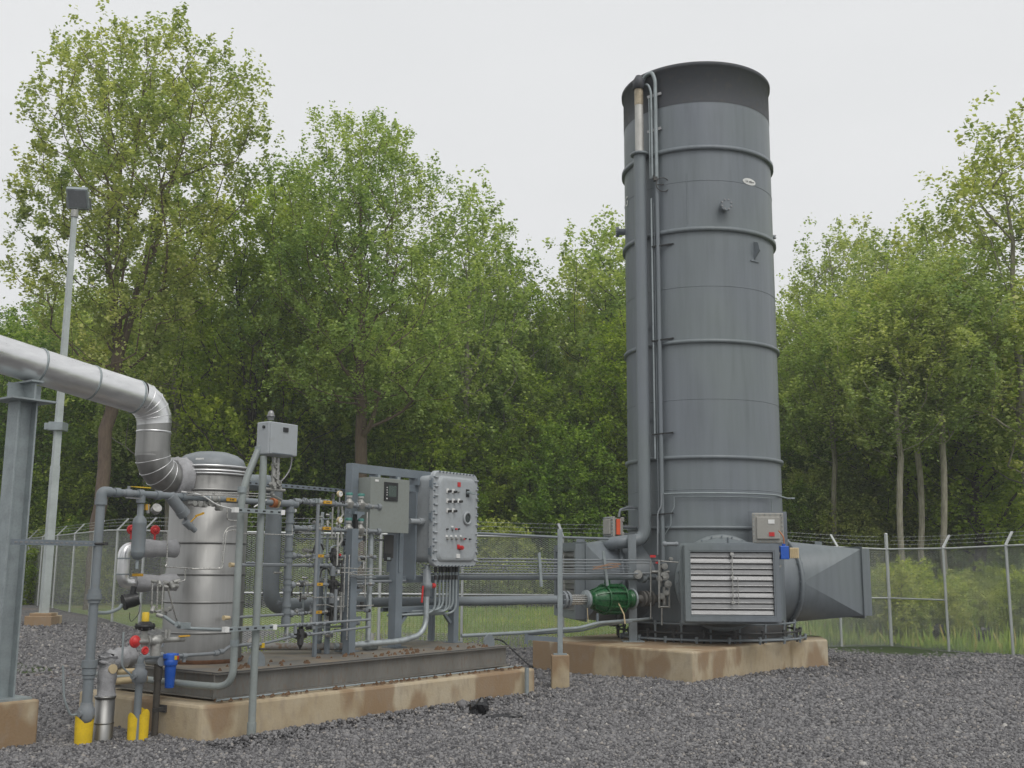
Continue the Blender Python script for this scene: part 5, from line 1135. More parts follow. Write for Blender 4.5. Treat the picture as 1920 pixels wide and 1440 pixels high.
for y, dn in ((943, 1), (992, 1)):
    z_, b = branch(y, 712, .026, True); q = hl(607, z_); vb = ballvalve(hl(600, z_), U, .030, U, .001, 'valve', 'handle', mf)
    m = M(); q = hl(609, z_)-V*.05+Z*.01; m.box(q, .13, .016, .036, U, V, Z); h_ = obj('handle', m, MT['handle'], vb); m = M()
    for x_ in (-.022, .0, .022): m.box(q-V*.009+U*x_, .012, .003, .014, U, V, Z)
    obj('stamp', m, MT['dark'], h_)
    m = M()
    for dx in (-.09, -.05, .06, .11): m.box(hl(600, z_)+U*dx+Z*.02, .025, .08, .05, U, V, Z)
    m.cyl(hl(580, z_)+Z*.03, hl(580, z_)+Z*.045+U*.12, .008, n=6); obj('flange_clamp', m, MT['galvd'], vb)
    for px in (655, 677):
        q = hl(px, z_)-V*.0; m = M(); m.lathe(q-Z*.045, Z, [(0, .03), (.01, .048), (.06, .05), (.07, .054), (.08, .054), (.10, .035), (.135, .018)], 16)
        for s_ in (-1, 1): m.cyl(q+U*s_*.05-V*.02, q+U*s_*.05-V*.02+Z*.04, .01, n=6)
        rg = obj('regulator', m, MT['valve'], mf); m = M(); m.lathe(q+Z*.09, Z, [(0, .02), (.0, .034), (.028, .036)], 14); obj('bonnet', m, MT['white'], rg)
        m = M(); m.lathe(q+Z*.118, Z, [(0, .042), (.03, .045), (.035, .03), (.036, .0)], 16, False); obj('cap', m, MT['teal'], rg)
    q = w(637, y-17, MV-.02); m = M(); m.cyl(q+V*.015, q-V*.015, .038, n=20); gg = obj('pressure_gauge', m, MT['beige'], mf); m = M(); m.cyl(q-V*.0155, q-V*.018, .031, n=20); gf = obj('dial', m, MT['white'], gg); m = M(); m.bar(q-V*.02, q-V*.02+U*.018+Z*.015, .004, .003, V); obj('needle', m, MT['black'], gf)
    m = M(); m.tube([q-Z*.038, q-Z*.1], .009, 6); m.tube([hl(640, z_), hl(644, z_)-Z*.12, hl(632, z_)-Z*.25], .016, 8); obj('gauge_stem', m, MT['valve'], mf)
for y, px in ((1043, 706), (1096, 704), (1148, 694)):
    z_, b = branch(y, px, .014, False); vb = ballvalve(hl(591, z_), U, .018, U, .001, 'valve', 'handle', mf)
    m = M(); q = hl(601, z_)-V*.03+Z*.004; m.box(q, .105, .014, .034, U, V, Z); h_ = obj('handle', m, MT['handle'], vb); m = M(); m.box(q-V*.0065, .03, .003, .008, U, V, Z); obj('stamp', m, MT['dark'], h_)
    for k in range(5): m = None
    m = M(); c = hl(629, z_)
    m.box(c, .09, .08, .10, U, V, Z); m.cyl(c-Z*.05, c-Z*.13, .035, n=12); m.cyl(c+Z*.05, c+Z*.10, .03, n=12); m.cyl(c-U*.08, c+U*.10, .024, n=10); m.cyl(c-V*.06+Z*.01, c+V*.06+Z*.01, .03, n=10); m.cyl(c+U*.06-Z*.06, c+U*.12-Z*.06, .022, n=8); m.box(c+U*.07-Z*.1, .05, .05, .05, U, V, Z)
    sv_ = obj('solenoid_valve', m, MT['dark'], mf, .006)
    if y > 1050: m = M(); q = c+Z*.16-U*.01; m.cyl(q-Z*.06, q+Z*.04, .036, n=12); m.ball(q+Z*.04, .036, 10); m.cyl(q, q+U*.1, .02, n=8); obj('coil', m, MT['pipe2'], sv_); m = M(); m.box(c+U*.075+Z*.155-V*.0, .035, .045, .04, U, V, Z); obj('label_plate', m, MT['white'], sv_)
    else: m = M(); m.cyl(c+U*.05-V*.05+Z*.02, c+U*.05-V*.065+Z*.02, .015, n=8); obj('knob', m, MT['red'], sv_)
z_ = w(600, 1060).z
m = M(); m.tube([w(400, 1060, 1.05) if False else hl(455, z_), hl(650, z_)], .019, 10)
for px in (585, 592, 612, 622): q = hl(px, z_); m.cyl(q-U*.02, q+U*.02, .028, n=10)
obj('cross_pipe', m, MT['pipe2'], mf); m = M(); q = hl(437, z_)-V*.0; m.cyl(q, q+U*.08, .028, .02, n=10); obj('wooden_plug', m, MT['beige'], mf)
z_ = w(500, 1155).z; m = M(); m.tube([hl(452, z_-.0), hl(640, z_+.02)], .016, 10); obj('cross_pipe', m, MT['pipe2'], mf); m = M(); q = hl(430, z_); m.cyl(q, q+U*.08, .028, .02, n=10); obj('wooden_plug', m, MT['beige'], mf)
LV = .62; m = M(); z_ = w(560, 1172, LV).z; m.tube([hl(512, z_, LV), hl(700, z_+.02, LV)], .015, 10)
for px in (565, 572, 585, 600, 614): q = hl(px, z_, LV); m.cyl(q-U*.02, q+U*.02, .025, n=10)
q = hl(563, z_, LV); m.cyl(q, q-Z*.09, .02, n=8); obj('lower_line', m, MT['pipe2'], mf)
m = M(); z_ = w(560, 1190, LV).z; m.tube([hl(478, z_-.10, LV), w(500, 1205, LV), hl(555, z_-.02, LV), hl(700, z_+.04, LV)], .014, 10, fil=.05)
for px in (556, 583, 592, 615, 628): q = hl(px, z_, LV); m.cyl(q-U*.02, q+U*.02, .024, n=10)
ll = obj('lower_line', m, MT['pipe2'], mf); m = M(); c = hl(573, z_-.01, LV); m.cyl(c-Z*.10, c+Z*.07, .035, .045, n=8, smooth=False); m.cyl(c+Z*.07, c+Z*.13, .025, n=8); m.cyl(c-U*.07, c+U*.07, .035, n=8); m.cyl(c-Z*.16, c-Z*.1, .0, .03, n=8); obj('dark_regulator', m, MT['dark'], ll, .004)
m = M(); q = w(492, 1210, LV); m.box(q, .04, .03, .05, U, V, Z); obj('yellow_handle', m, MT['yellow'], mf)
# small fittings, unions and stainless tubes between the rows
R = random.Random(21)
def fit(q, ax, r, l, mat='valve'):
    m = M(); ax = Vector(ax).normalized(); m.lathe(q-ax*l/2, ax, [(0, r*.6), (0, r), (l*.3, r), (l*.3, r*.75), (l*.7, r*.75), (l*.7, r), (l, r), (l, r*.6)], 8, smooth=False); return obj('fitting', m, MT[mat], mf)
for y in (943, 992, 1043, 1096, 1148):
    z_ = mz(y, 600)
    for px in (563, 571, 580, 617, 642, 650, 686, 697): fit(hl(px, z_+R.uniform(-.01, .02)), U, R.uniform(.02, .034) if y < 1000 else R.uniform(.016, .026), R.uniform(.03, .06), R.choice(('valve', 'pipe2', 'steel', 'dark')))
    for px in (588, 596, 620, 634, 646, 662, 672, 682):
        dz = R.uniform(-.11, .09); fit(hl(px, z_+dz)+V*R.uniform(-.05, .1), R.choice((U, V, Z, Z)), R.uniform(.012, .03), R.uniform(.04, .09), R.choice(('valve', 'valve', 'dark', 'steel', 'pipe2')))
for px, y0, y1, v_, r_, mt in ((588, 945, 1180, .95, .022, 'pipe2'), (608, 1000, 1190, 1.05, .012, 'galvd'), (622, 950, 1010, .8, .010, 'valve'), (632, 1000, 1060, .85, .012, 'steel'), (640, 1050, 1110, .9, .014, 'dark'), (628, 1105, 1170, .85, .02, 'pipe2'), (638, 1100, 1165, 1.0, .02, 'valve'), (598, 1110, 1200, 1.2, .03, 'pipe'), (566, 1095, 1195, 1.2, .015, 'galvd'), (650, 1040, 1200, .7, .008, 'steel'), (644, 1040, 1140, .7, .007, 'steel'), (684, 960, 1120, .85, .008, 'steel')):
    a = w(px, y1, v_); b = w(px, y0, v_); m = M(); m.tube([a, Vector((a.x, a.y, b.z))], r_, 8); obj('instrument_tube', m, MT[mt], mf)
for y, x0, x1, v_, r_ in ((1004, 560, 700, 1.1, .007), (1010, 555, 720, 1.3, .012), (1066, 640, 712, .8, .006), (1072, 640, 720, .8, .006), (1078, 655, 700, .8, .008), (1084, 655, 705, .85, .010), (1090, 660, 760, 1.3, .018), (1120, 565, 640, .9, .008), (1176, 570, 650, 1.1, .012), (1137, 590, 700, .95, .008), (1058, 460, 540, 1.0, .014)):
    a, b = w(x0, y, v_), w(x1, y, v_); zz_ = (a.z+b.z)/2; a.z = b.z = zz_; m = M(); k = R.uniform(-.03, .03); m.tube([a+Z*k, a.lerp(b, .2)+Z*k, a.lerp(b, .3), b], r_, 7, fil=.03); obj('instrument_tube', m, MT['steel' if r_ < .009 else 'pipe2'], mf)
for k in range(64):
    c = hl(R.uniform(556, 700), w(600, R.uniform(955, 1195)).z)+V*R.uniform(.06, .35); fit(c, R.choice((U, V, Z, U)), R.uniform(.012, .028), R.uniform(.04, .12), R.choice(('valve', 'pipe2', 'dark', 'steel', 'pipe2')))
for px, y in ((604, 1028), (618, 1075), (610, 1130), (634, 1032), (642, 1086)):
    c = hl(px, w(px, y).z)+V*.04; m = M(); m.tube([c-U*.08-Z*.05, c-U*.05+Z*.05, c+U*.05+Z*.06, c+U*.09-Z*.02], .010, 6, fil=.04); obj('hose', m, MT[R.choice(('dark', 'galvd'))], mf)
# square posts and brackets carrying the manifold
for px, v_, zt_, w_ in ((656, .95, w(656, 1010).z, .11), (592, 1.0, 2.1, .042), (600, 1.35, 1.45, .05), (615, 1.2, 1.25, .05)):
    q = w(px, 1150, v_); u_ = (q-Vector(O_)).dot(U); m = M(); m.bar(S(u_, v_, DK), S(u_, v_, zt_+.12 if px == 656 else zt_), w_, w_, U); obj('support_post', m, MT['frame'], mf, .004)
    if px == 656: upx = u_
m = M(); m.bar(S(upx+.08, .98, DK), S(upx+.08, .98, w(656, 1010).z+.3), .05, .05, U); obj('support_post', m, MT['black'], mf)
for y in (958, 1006, 1052, 1104, 1156): z_ = mz(y, 660)-.02; m = M(); m.bar(S(upx-.02, MV+.01, z_), S(upx+.26, MV+.01, z_), .04, .035); m.bar(S(upx+.05, MV+.02, z_), S(upx+.05, .95, z_), .035, .03); m.prism([S(upx+.06, .93, z_-.02), S(upx+.16, .93, z_-.02), S(upx+.06, .93, z_-.09)], V*.006); obj('bracket', m, MT['frame'], mf)
# extra gear behind: conduits up to the frame
bk = thing('rear_conduits', S(3.0, 1.6, DK), 'pair of upright pale conduits behind the valves ending in a floor box', 'conduits')
for px, y0, y1, r_, v_, mt in ((696, 1200, 990, .036, 1.1, 'galv'), (601, 1190, 960, .022, 1.6, 'galv'), (612, 1180, 1003, .018, 1.5, 'galvd')):
    a = w(px-6 if px == 696 else px-4, y0, v_); b = w(px, y1, v_); m = M(); m.tube([a, Vector((a.x, a.y, b.z))], r_, 10); obj('conduit', m, MT[mt], bk)
m = M(); q = gz(694, 1211, DK+.05); m.box(q, .20, .12, .09, U, V, Z); obj('floor_box', m, MT['conduit'], bk, .02); m = M(); m.lathe(q+Z*.04, Z, [(0, .05), (.12, .04)], 12); obj('hub', m, MT['valve'], bk)
m = M(); q0, q1 = gz(478, 1212, DK+.08), gz(655, 1212, DK+.08); m.tube([gz(470, 1200, DK+.16), q0, (q0+q1)/2-V*.03, q1], .045, 14, fil=.15); tag(obj('muddy_floor_pipe', m, paint('muddy_pale_pipe', (.34, .33, .31), .6, .2, var=.1, dirt=(.25, .15, .08), dirtamt=.8, scale=2)), 'mud streaked pale pipe lying on the skid floor below the valves', 'pipe')

# ------------------------------------------------------------------ poles, meter box and conduits at the front
PV = -.06
vB = .0; pB0 = sv(471, 1378, vB); zt_ = sv(500, 865, vB).z
pol = thing('conduit_pole', pB0, 'straight grey pole before the skid rising to the meter box', 'pole')
m = M(); m.tube([pB0-Z*.1, Vector((pB0.x, pB0.y, zt_+.05))], .037, 14); m.cyl(pB0, pB0+Z*.12, .045, n=14); obj('pole', m, MT['conduit'], pol)
def sb(px, py, off=0): return sv(px, py, vB+off)
bx = thing('meter_box', sb(525, 857), 'light grey meter box with a small dark display on top of the pole', 'meter box')
a, b = sb(506, 789, -.10), sb(556, 857, -.10); cb_ = (a+b)/2; wd_ = (b-a).dot(U); hb = a.z-b.z
m = M(); m.box(cb_+V*.10, wd_, .19, hb, U, V, Z); bo = obj('body', m, MT['exp'], bx, .015)
m = M(); m.box(cb_-V*.002+U*.004, wd_*.96, .018, hb*.97, U, V, Z); dr = obj('door', m, MT['exp'], bx, .01)
q = sb(536, 806, -.115); m = M(); m.box(q, .065, .012, .045, U, V, Z); obj('display', m, MT['black'], dr)
q = sb(530, 851, -.115); m = M(); m.box(q, wd_*.7, .006, .008, U, V, Z); obj('latch_line', m, MT['frame'], dr)
q = cb_-U*(wd_/2+.0)+V*.08+Z*hb*.33; m = M(); m.cyl(q-U*.015, q, .016, n=10); obj('breather', m, MT['black'], bo)
q = sb(508, 782, .0); m = M(); m.lathe(q, Z, [(-.03, .034), (0, .034), (.0, .042), (.02, .042), (.02, .034), (.05, .03), (.07, .012), (.072, 0)], 14); obj('vent_dome', m, MT['galvb'], bx)
m = M(); qq = sb(517, 858, -.02)
for dx in (-.02, .03): m.cyl(qq+U*dx, qq+U*dx-Z*.30, .022, n=8)
for i in range(12): R = random.Random(i); p = qq+U*R.uniform(-.05, .06)-Z*R.uniform(.05, .32)-V*.01; m.cyl(p-V*.03, p+V*.03, R.uniform(.012, .03), n=8)
m.cyl(qq-Z*.33-U*.12, qq-Z*.33+U*.14, .016, n=8); m.tube([qq-Z*.33, sb(507, 928), hl(527)+Z*.04], .014, 8, fil=.05); obj('meter_stem', m, MT['valve'], bx)
m = M(); m.tube([sb(547, 858, .02), sb(545, 880, .0), sb(532, 898, -.0), sb(524, 905, 0)], .008, 6, fil=.08); obj('cable', m, MT['galvb'], bx)
cp = thing('bent_conduit', gz(445, 1290, .3), 'grey conduit curving round the skid corner and up into the meter box', 'conduit')
vA = vB+.06; def_ = lambda px, py: sv(px, py, vA)
uA = (def_(446, 1080)-Vector(O_)).dot(U); zlow = sv(400, 1293, vA).z
m = M(); m.tube([S(.12, 2.15, zlow), S(.12, .45, zlow), S(uA-.0, vA, zlow), S(uA, vA, def_(455, 915).z), def_(487, 838)], .036, 14, fil=.26, fn=8)
m.tube([def_(486, 842), def_(490, 828), def_(500, 823)], .036, 12, fil=.05); obj('pipe', m, MT['conduit'], cp)
m = M()
for y_ in (918, 1205): q = S(uA, vA, def_(450, y_).z); m.cyl(q-Z*.03, q+Z*.03, .044, n=14)
q = def_(486, 842); m.cyl(q-Z*.02, q+Z*.025, .045, n=14); obj('coupling', m, MT['galvd'], cp)
m = M(); m.bar(S(uA+.07, vA+.07, DK), S(uA+.07, vA+.07, def_(450, 975).z), .04, .04, U); obj('strut_post', m, MT['black'], cp)
for x0, x1, y0, y1 in ((441, 528, 957, 960), (423, 513, 1180, 1176)):
    a, b = sb(x0, y0, -.06), sb(x1, y1, -.06); z_ = (a.z+b.z)/2; a.z = b.z = z_; st = thing('strut_channel', a, ('upper' if y0 < 1000 else 'lower')+' short slotted strut with white end caps tying the two poles together', 'strut')
    m = M(); m.bar(a, b, .042, .042); o = obj('channel', m, MT['galvd'], st); m = M(); n_ = 6
    for i in range(n_): m.box(a.lerp(b, (i+.5)/n_)-V*.0215, .035, .003, .016, U, V, Z)
    obj('slot', m, MT['black'], o)
    for q in (a, b): m = M(); m.box(q, .05, .05, .05, U, V, Z); obj('end_cap', m, MT['white'], st)
# long slotted arm from the steel column to the riser
a = w(22, 1017); b = w(172, 1018); z_ = (a.z+b.z)/2; a.z = b.z = z_; st = thing('slotted_strut', a, 'long dark slotted steel arm between the column and the riser pipe', 'strut')
m = M(); m.bar(a-U*.15+V*.55, b, .045, .045) if False else m.bar(a, b+U*.05, .045, .05); o = obj('channel', m, MT['frame'], st); m = M(); n_ = 16
for i in range(n_): m.box(a.lerp(b, (i+.5)/n_)-V*.024, .03, .003, .014, U, V, Z)
obj('slot', m, MT['galvb'], o); m = M(); q = Vector((b0.x, b0.y, z_)); m.torus(q, Z, .05, .012, 18, 6); m.box(q+U*.07, .05, .05, .03, U, V, Z); obj('pipe_clamp', m, MT['dark'], st)

# ------------------------------------------------------------------ lower left cluster
def foam(p, wd_, h_, name_, label, rz=0, split=False):
    m = M(); K = 16; rs = []
    a0, a1 = (0, 2*math.pi)
    for i in range(5):
        z = -.04+(h_+.04)*i/4; rs.append([p+Vector((math.cos(2*math.pi*j/K+rz)*wd_*(1+.10*i/4), math.sin(2*math.pi*j/K+rz)*wd_*(1+.1*i/4), z+(.035*math.sin(j*.8+rz) if i == 4 else 0)+.004*math.sin(j*3+i))) for j in range(K)])
    m.rings(rs, True, False); rs2 = [[p+(q-p)*1.0-Vector((q.x-p.x, q.y-p.y, 0))*.10 for q in r_] for r_ in rs[::-1]]; m.rings(rs2, True, False)
    n_ = len(m.v); o = obj('foam_sleeve', m, MT['foam']); return tag(o, label, 'foam sleeve')
foam(b0+Z*.0+Vector((0, -.03, 0)), .078, .25, '', 'yellow foam sleeve torn open around the foot of the tall riser pipe')
p2 = gz(254, 1392, -.06)
foam(p2-X*.03, .052, .25, '', 'yellow foam flap left of the short pipe near the pad corner', 1.2); foam(p2+X*.055+Y*.03, .05, .28, '', 'yellow foam flap right of the short pipe near the pad corner', 3.1)
v2 = (p2-Vector(O_)).dot(V); u2 = (p2-Vector(O_)).dot(U)
def s2(px, py, off=0): return sv(px, py, v2+off)
sp = thing('short_pipe', p2, 'short grey pipe with a lever valve rising beside the pad corner', 'pipe')
zv = s2(256, 1267).z; ze = s2(258, 1232).z
m = M(); m.tube([p2-Z*.1, Vector((p2.x, p2.y, zv))], .036, 14); m.tube([Vector((p2.x, p2.y, zv)), Vector((p2.x, p2.y, ze)), Vector((p2.x, p2.y, ze))+U*.25], .032, 12, fil=.05); obj('pipe', m, MT['pipe'], sp)
q = Vector((p2.x, p2.y, zv)); m = M(); m.lathe(q-Z*.09, Z, [(0, .042), (.02, .045), (.03, .07), (.13, .072), (.15, .05), (.18, .045), (.2, .045)], 14); m.cyl(q, q-U*.1-V*.03, .03, n=10); o = obj('valve_body', m, MT['pipe2'], sp)
m = M(); m.tube([q-U*.10-V*.03, s2(228, 1250, -.03), s2(232, 1185, -.03)], .010, 8, fil=.05); obj('lever', m, MT['galvd'], o)
m = M(); m.tube([s2(262, 1232), s2(300, 1231), s2(345, 1229), s2(405, 1225), s2(418, 1222), s2(430, 1212), s2(470, 1208, .05)], .018, 10, fil=.04)
for px, py in ((345, 1230), (405, 1225), (414, 1222), (285, 1231), (268, 1231)): q = s2(px, py); m.cyl(q-U*.025, q+U*.025, .029, n=12)
q = s2(345, 1232); m.cyl(q, q-Z*.05, .02, n=8); q = s2(293, 1229); m.cyl(q-Z*.03, q+Z*.12, .018, n=8); m.cyl(q+Z*.08+U*.05, q+Z*.14+U*.07, .02, n=8); obj('side_line', m, MT['pipe2'], sp)
bf = thing('blue_filter', s2(320, 1290, -.05), 'bright blue plastic filter housing hanging before the pad corner', 'filter')
a = s2(321, 1226, -.06); b = s2(318, 1290, -.06); b = Vector((a.x, a.y, b.z)); m = M(); hh = a.z-b.z
m.lathe(b, Z, [(0, .035), (.005, .045), (hh*.6, .055), (hh*.66, .057), (hh*.67, .066), (hh*.80, .066), (hh*.82, .058), (hh*.98, .06), (hh*1.02, .045)], 18); m.box(a-Z*.02-U*.0, .15, .05, .045, U, V, Z); bb_ = obj('housing', m, MT['blue'], bf, .003)
m = M(); q = a-V*.062-Z*.035+U*.01; m.box(q, .028, .006, .04, U, V, Z); obj('label_plate', m, MT['yellow'], bb_); m = M(); m.box(q+U*.025, .02, .006, .035, U, V, Z); obj('label_plate', m, MT['red'], bb_)
# insulated stub, blanket pipe, brown pipe
st0 = gz(192, 1392, -.06); zs = sv(195, 1292, (st0-Vector(O_)).dot(V)).z
stb = thing('insulated_stub', st0, 'steel clad pipe stub beside the riser, wrapped above in grey insulation blanket', 'pipe')
m = M(); m.lathe(st0-Z*.1, Z, [(0, .092), (zs+.1, .092), (zs+.1, .05)], 28, False); m.lathe(st0+Z*(zs*.42), Z, [(-.008, .093), (-.006, .097), (.006, .097), (.008, .093)], 28, False); m.lathe(st0+Z*(zs-.015), Z, [(-.01, .093), (-.01, .10), (.012, .10), (.014, .09)], 28, False); obj('cladding', m, MT['clad'], stb)
def lumpy(pts, rad, n=18, seed=1, amp=.012):
    m = M(); R = random.Random(seed); P = [Vector(p) for p in pts]; Q = []
    for i in range(len(P)-1):
        for k in range(5): Q.append(P[i].lerp(P[i+1], k/5))
    Q.append(P[-1]); m.tube(Q, 1, n, radii=[rad*(1+.10*math.sin(i*1.9+seed)) for i in range(len(Q))])
    m.v = [(x+R.uniform(-amp, amp), y+R.uniform(-amp, amp), z+R.uniform(-amp, amp)) for x, y, z in m.v]; return m
zz = sv(195, 1240, (st0-Vector(O_)).dot(V)).z; A0 = Vector((st0.x, st0.y, zz))
obj('insulation_blanket', lumpy([st0+Z*zs, A0-Z*.02, A0+Z*.04], .085, seed=2), MT['blanket'], stb); obj('insulation_blanket', lumpy([A0-U*.02, A0+U*.2+V*.1, A0+U*.45+V*.3], .10, seed=4), MT['blanket'], stb)
m = M(); m.tube([A0-Z*.11+U*.10, A0-Z*.12+U*.38], .03, 10); m.tube([A0-Z*.20+U*.08, A0-Z*.2+U*.45], .035, 10); obj('bare_pipe', m, MT['beige'], stb)
m = M(); m.cyl(A0-Z*.07-V*.10, A0-Z*.07-V*.08, .045, n=14); obj('flange_face', m, MT['beige'], stb)
bp0 = gz(289, 1386, -.06); vbp = (bp0-Vector(O_)).dot(V); zbp = sv(290, 1240, vbp).z
bpp = thing('brown_pipe', bp0, 'dark brown pipe strapped to the end of the concrete pad', 'pipe'); m = M(); m.tube([bp0-Z*.1, Vector((bp0.x, bp0.y, zbp))], .034, 12); m.cyl(Vector((bp0.x, bp0.y, zbp-.18)), Vector((bp0.x, bp0.y, zbp)), .042, n=12); obj('pipe', m, paint('dark_brown_pipe', (.07, .062, .052), .7, var=.2, bump=.004), bpp)
q = sv(300, 1330, vbp-.02); m = M(); m.box(q, .16, .03, .035, U, V, Z); m.box(q+U*.07+V*.03, .05, .1, .07, U, V, Z); obj('clamp', m, MT['dark'], bpp)
m = M(); q = Vector((bp0.x, bp0.y, zbp)); m.cyl(q-V*.05, q+V*.16, .05, n=12); m.tube([q, q+U*.25+V*.05, q+U*.4+V*.3], .045, 12, fil=.08); obj('fitting', m, MT['pipe2'], bpp)
# regulator with yellow cap and red wheels
vq = .45
rg = thing('gas_regulator', sv(272, 1190, vq), 'black disc shaped regulator with a yellow cap beside the vessel foot', 'regulator'); q = sv(272, 1173, vq)
m = M(); m.lathe(q-Z*.05, Z, [(0, .02), (.01, .06), (.03, .075), (.035, .095), (.055, .095), (.06, .075), (.085, .055), (.09, .036)], 20); rb = obj('diaphragm_case', m, MT['black'], rg); m = M()
for j in range(8): a_ = 2*math.pi*j/8; p = q+Vector((math.cos(a_)*.085, math.sin(a_)*.085, -.02)); m.cyl(p-Z*.015, p+Z*.04, .008, n=6)
obj('bolt', m, MT['dark'], rb)
m = M(); m.lathe(q+Z*.04, Z, [(0, .035), (.08, .033), (.085, .02)], 14); obj('cap', m, MT['yellow'], rg); m = M(); m.tube([q-Z*.05, q-Z*.2], .028, 10); m.box(q-Z*.12, .12, .06, .06, U, V, Z); obj('stem', m, MT['valve'], rg)
gv = thing('red_wheel_valve', sv(262, 1203, .42), 'pipe valve with a red ball shaped wheel below the regulator', 'valve'); q = sv(262, 1203, .42)
m = M(); m.tube([q-U*.02, q+U*.50], .026, 10); m.lathe(q+U*.08, U, [(0, .05), (.02, .052), (.02, .035), (.05, .035), (.06, .055), (.14, .055), (.15, .035)], 14); m.tube([q+U*.18-Z*.14, q+U*.18+Z*.03], .05, 12); gb = obj('valve_body', m, MT['valve'], gv)
m = M(); m.cyl(q+U*.25-V*.05+Z*.02, q+U*.25-V*.05+Z*.1, .014, n=8); m.bar(q+U*.27-V*.05+Z*.02, q+U*.29-V*.05+Z*.1, .03, .02); obj('stem', m, MT['valve'], gb); m = M(); m.bar(q+U*.42-V*.03+Z*.03, q+U*.54-V*.03+Z*.03, .022, .014); obj('handle', m, MT['handle'], gb)
q = sv(252, 1203, .42); m = M(); m.ball(q, .046, 14, 1.15); m.torus(q-V*.01, V, .045, .014, 18, 6); obj('red_wheel', m, MT['red'], gv); q = sv(272, 1220, .40); m = M(); m.torus(q, V, .03, .011, 14, 6); m.cyl(q-V*.01, q+V*.03, .02, n=8); obj('red_wheel', m, MT['red'], gv)
# insulated bypass loop at the left of the vessel
lv_ = thing('insulated_loop', sv(235, 1060, 1.3), 'shiny insulated pipe loop standing out from the left side of the vessel', 'pipe loop')
LVv = 1.35; a, b, c, d = sv(310, 1027, LVv), sv(233, 1029, LVv), sv(233, 1084, LVv), sv(310, 1094, LVv); b.z = a.z = (a.z+b.z)/2; c.z = d.z = (c.z+d.z)/2-.02; c = Vector((b.x, b.y, c.z))
m = M(); m.tube([a.lerp(b, .6), b, c, c.lerp(d, .35)], .062, 20, fil=.11, fn=8); obj('cladding', m, MT['alu'], lv_)
m = M(); 
for z_ in (.3, .75): m.lathe(b.lerp(c, z_), Z, [(-.008, .06), (-.006, .067), (.006, .067), (.008, .06)], 20, False)
obj('band', m, MT['galvd'], lv_)
obj('insulation_blanket', lumpy([a.lerp(b, .75), a+U*.12], .088, seed=5, amp=.006), MT['blanket'], lv_); obj('insulation_blanket', lumpy([c.lerp(d, .25), d+U*.12], .085, seed=6, amp=.007), MT['blanket'], lv_)
for px, py in ((247, 993), (291, 994)): q = sv(px, py, LVv); m = M(); m.torus(q, V+U*.4, .038, .014, 18, 8); m.ball(q, .032, 10); m.cyl(q, q-Z*.1+U*.0, .012, n=6); obj('red_wheel', m, MT['red'], lv_)
q = sv(258, 1078, 1.2); m = M(); m.box(q, .12, .02, .028, U, V, Z); obj('handle', m, MT['handle'], lv_)
lg = thing('level_transmitter', sv(248, 1125, 1.15), 'round black transmitter with a looped wire left of the vessel', 'transmitter'); q = sv(245, 1126, 1.15)
m = M(); d_ = (U*.9+Z*.25-V*.3).normalized(); m.cyl(q-d_*.06, q+d_*.04, .072, n=20); m.cyl(q-d_*.075, q-d_*.05, .08, n=20); m.cyl(q+d_*.03, q+d_*.07, .066, n=18); m.cyl(q, q+Z*.14+U*.03, .03, n=12); obj('housing', m, MT['black'], lg, .004)
m = M(); m.tube([q-d_*.09-Z*.02, sv(225, 1140, 1.15), sv(205, 1149, 1.1), sv(176, 1149, 1.0)], .018, 9, fil=.1); obj('flexible_conduit', m, MT['galvd'], lg); m = M(); m.tube([q+d_*.10-Z*.05, q+d_*.1-Z*.16, q+d_*.02-Z*.22, q-Z*.18, q-Z*.12], .004, 5, fil=.05); obj('wire', m, MT['dark'], lg)
# level gauge tubes against the vessel
lt = thing('level_gauge', sv(300, 1150, 1.0), 'cluster of small stainless tubes and knobs down the left front of the vessel', 'level gauge'); GV = 1.05
def g3(px, py, o=0): return sv(px, py, GV+o)
m = M()
for P in ([(288, 1090), (318, 1104), (318, 1099)], [(286, 1092), (284, 1140), (294, 1148)], [(296, 1093), (294, 1142)], [(306, 1098), (303, 1150)], [(315, 1104), (322, 1130), (333, 1168)], [(330, 1092), (318, 1096), (306, 1093)]): m.tube([g3(*p) for p in P], .009, 6, fil=.02)
obj('tube', m, MT['steel'], lt); m = M(); R = random.Random(8)
for px, py in ((290, 1090), (300, 1096), (310, 1100), (322, 1096), (331, 1090), (286, 1143), (296, 1146), (306, 1150), (316, 1142), (300, 1154), (312, 1092), (325, 1100)):
    m = M(); q = g3(px, py, R.uniform(-.05, .05)); d_ = Vector((R.gauss(0, 1), R.gauss(0, 1), R.gauss(0, .6))).normalized(); m.cyl(q-d_*.035, q+d_*.035, R.uniform(.014, .026), n=10); obj('fitting', m, MT['valve'], lt)
m = M(); m.cyl(g3(320, 1098)-U*.02, g3(333, 1098), .03, n=14); obj('fitting', m, MT['valve'], lt)
m = M(); m.tube([g3(300, 1152), g3(312, 1158, -.1), g3(330, 1172, -.15), g3(350, 1178, -.2), g3(395, 1180, -.3), g3(450, 1181, -.3)], .018, 9, fil=.08); m.box(g3(345, 1173, -.2), .12, .06, .06, U, V, Z); m.cyl(g3(331, 1170, -.2), g3(340, 1173, -.2), .03, n=10); obj('conduit', m, MT['galvd'], lt)
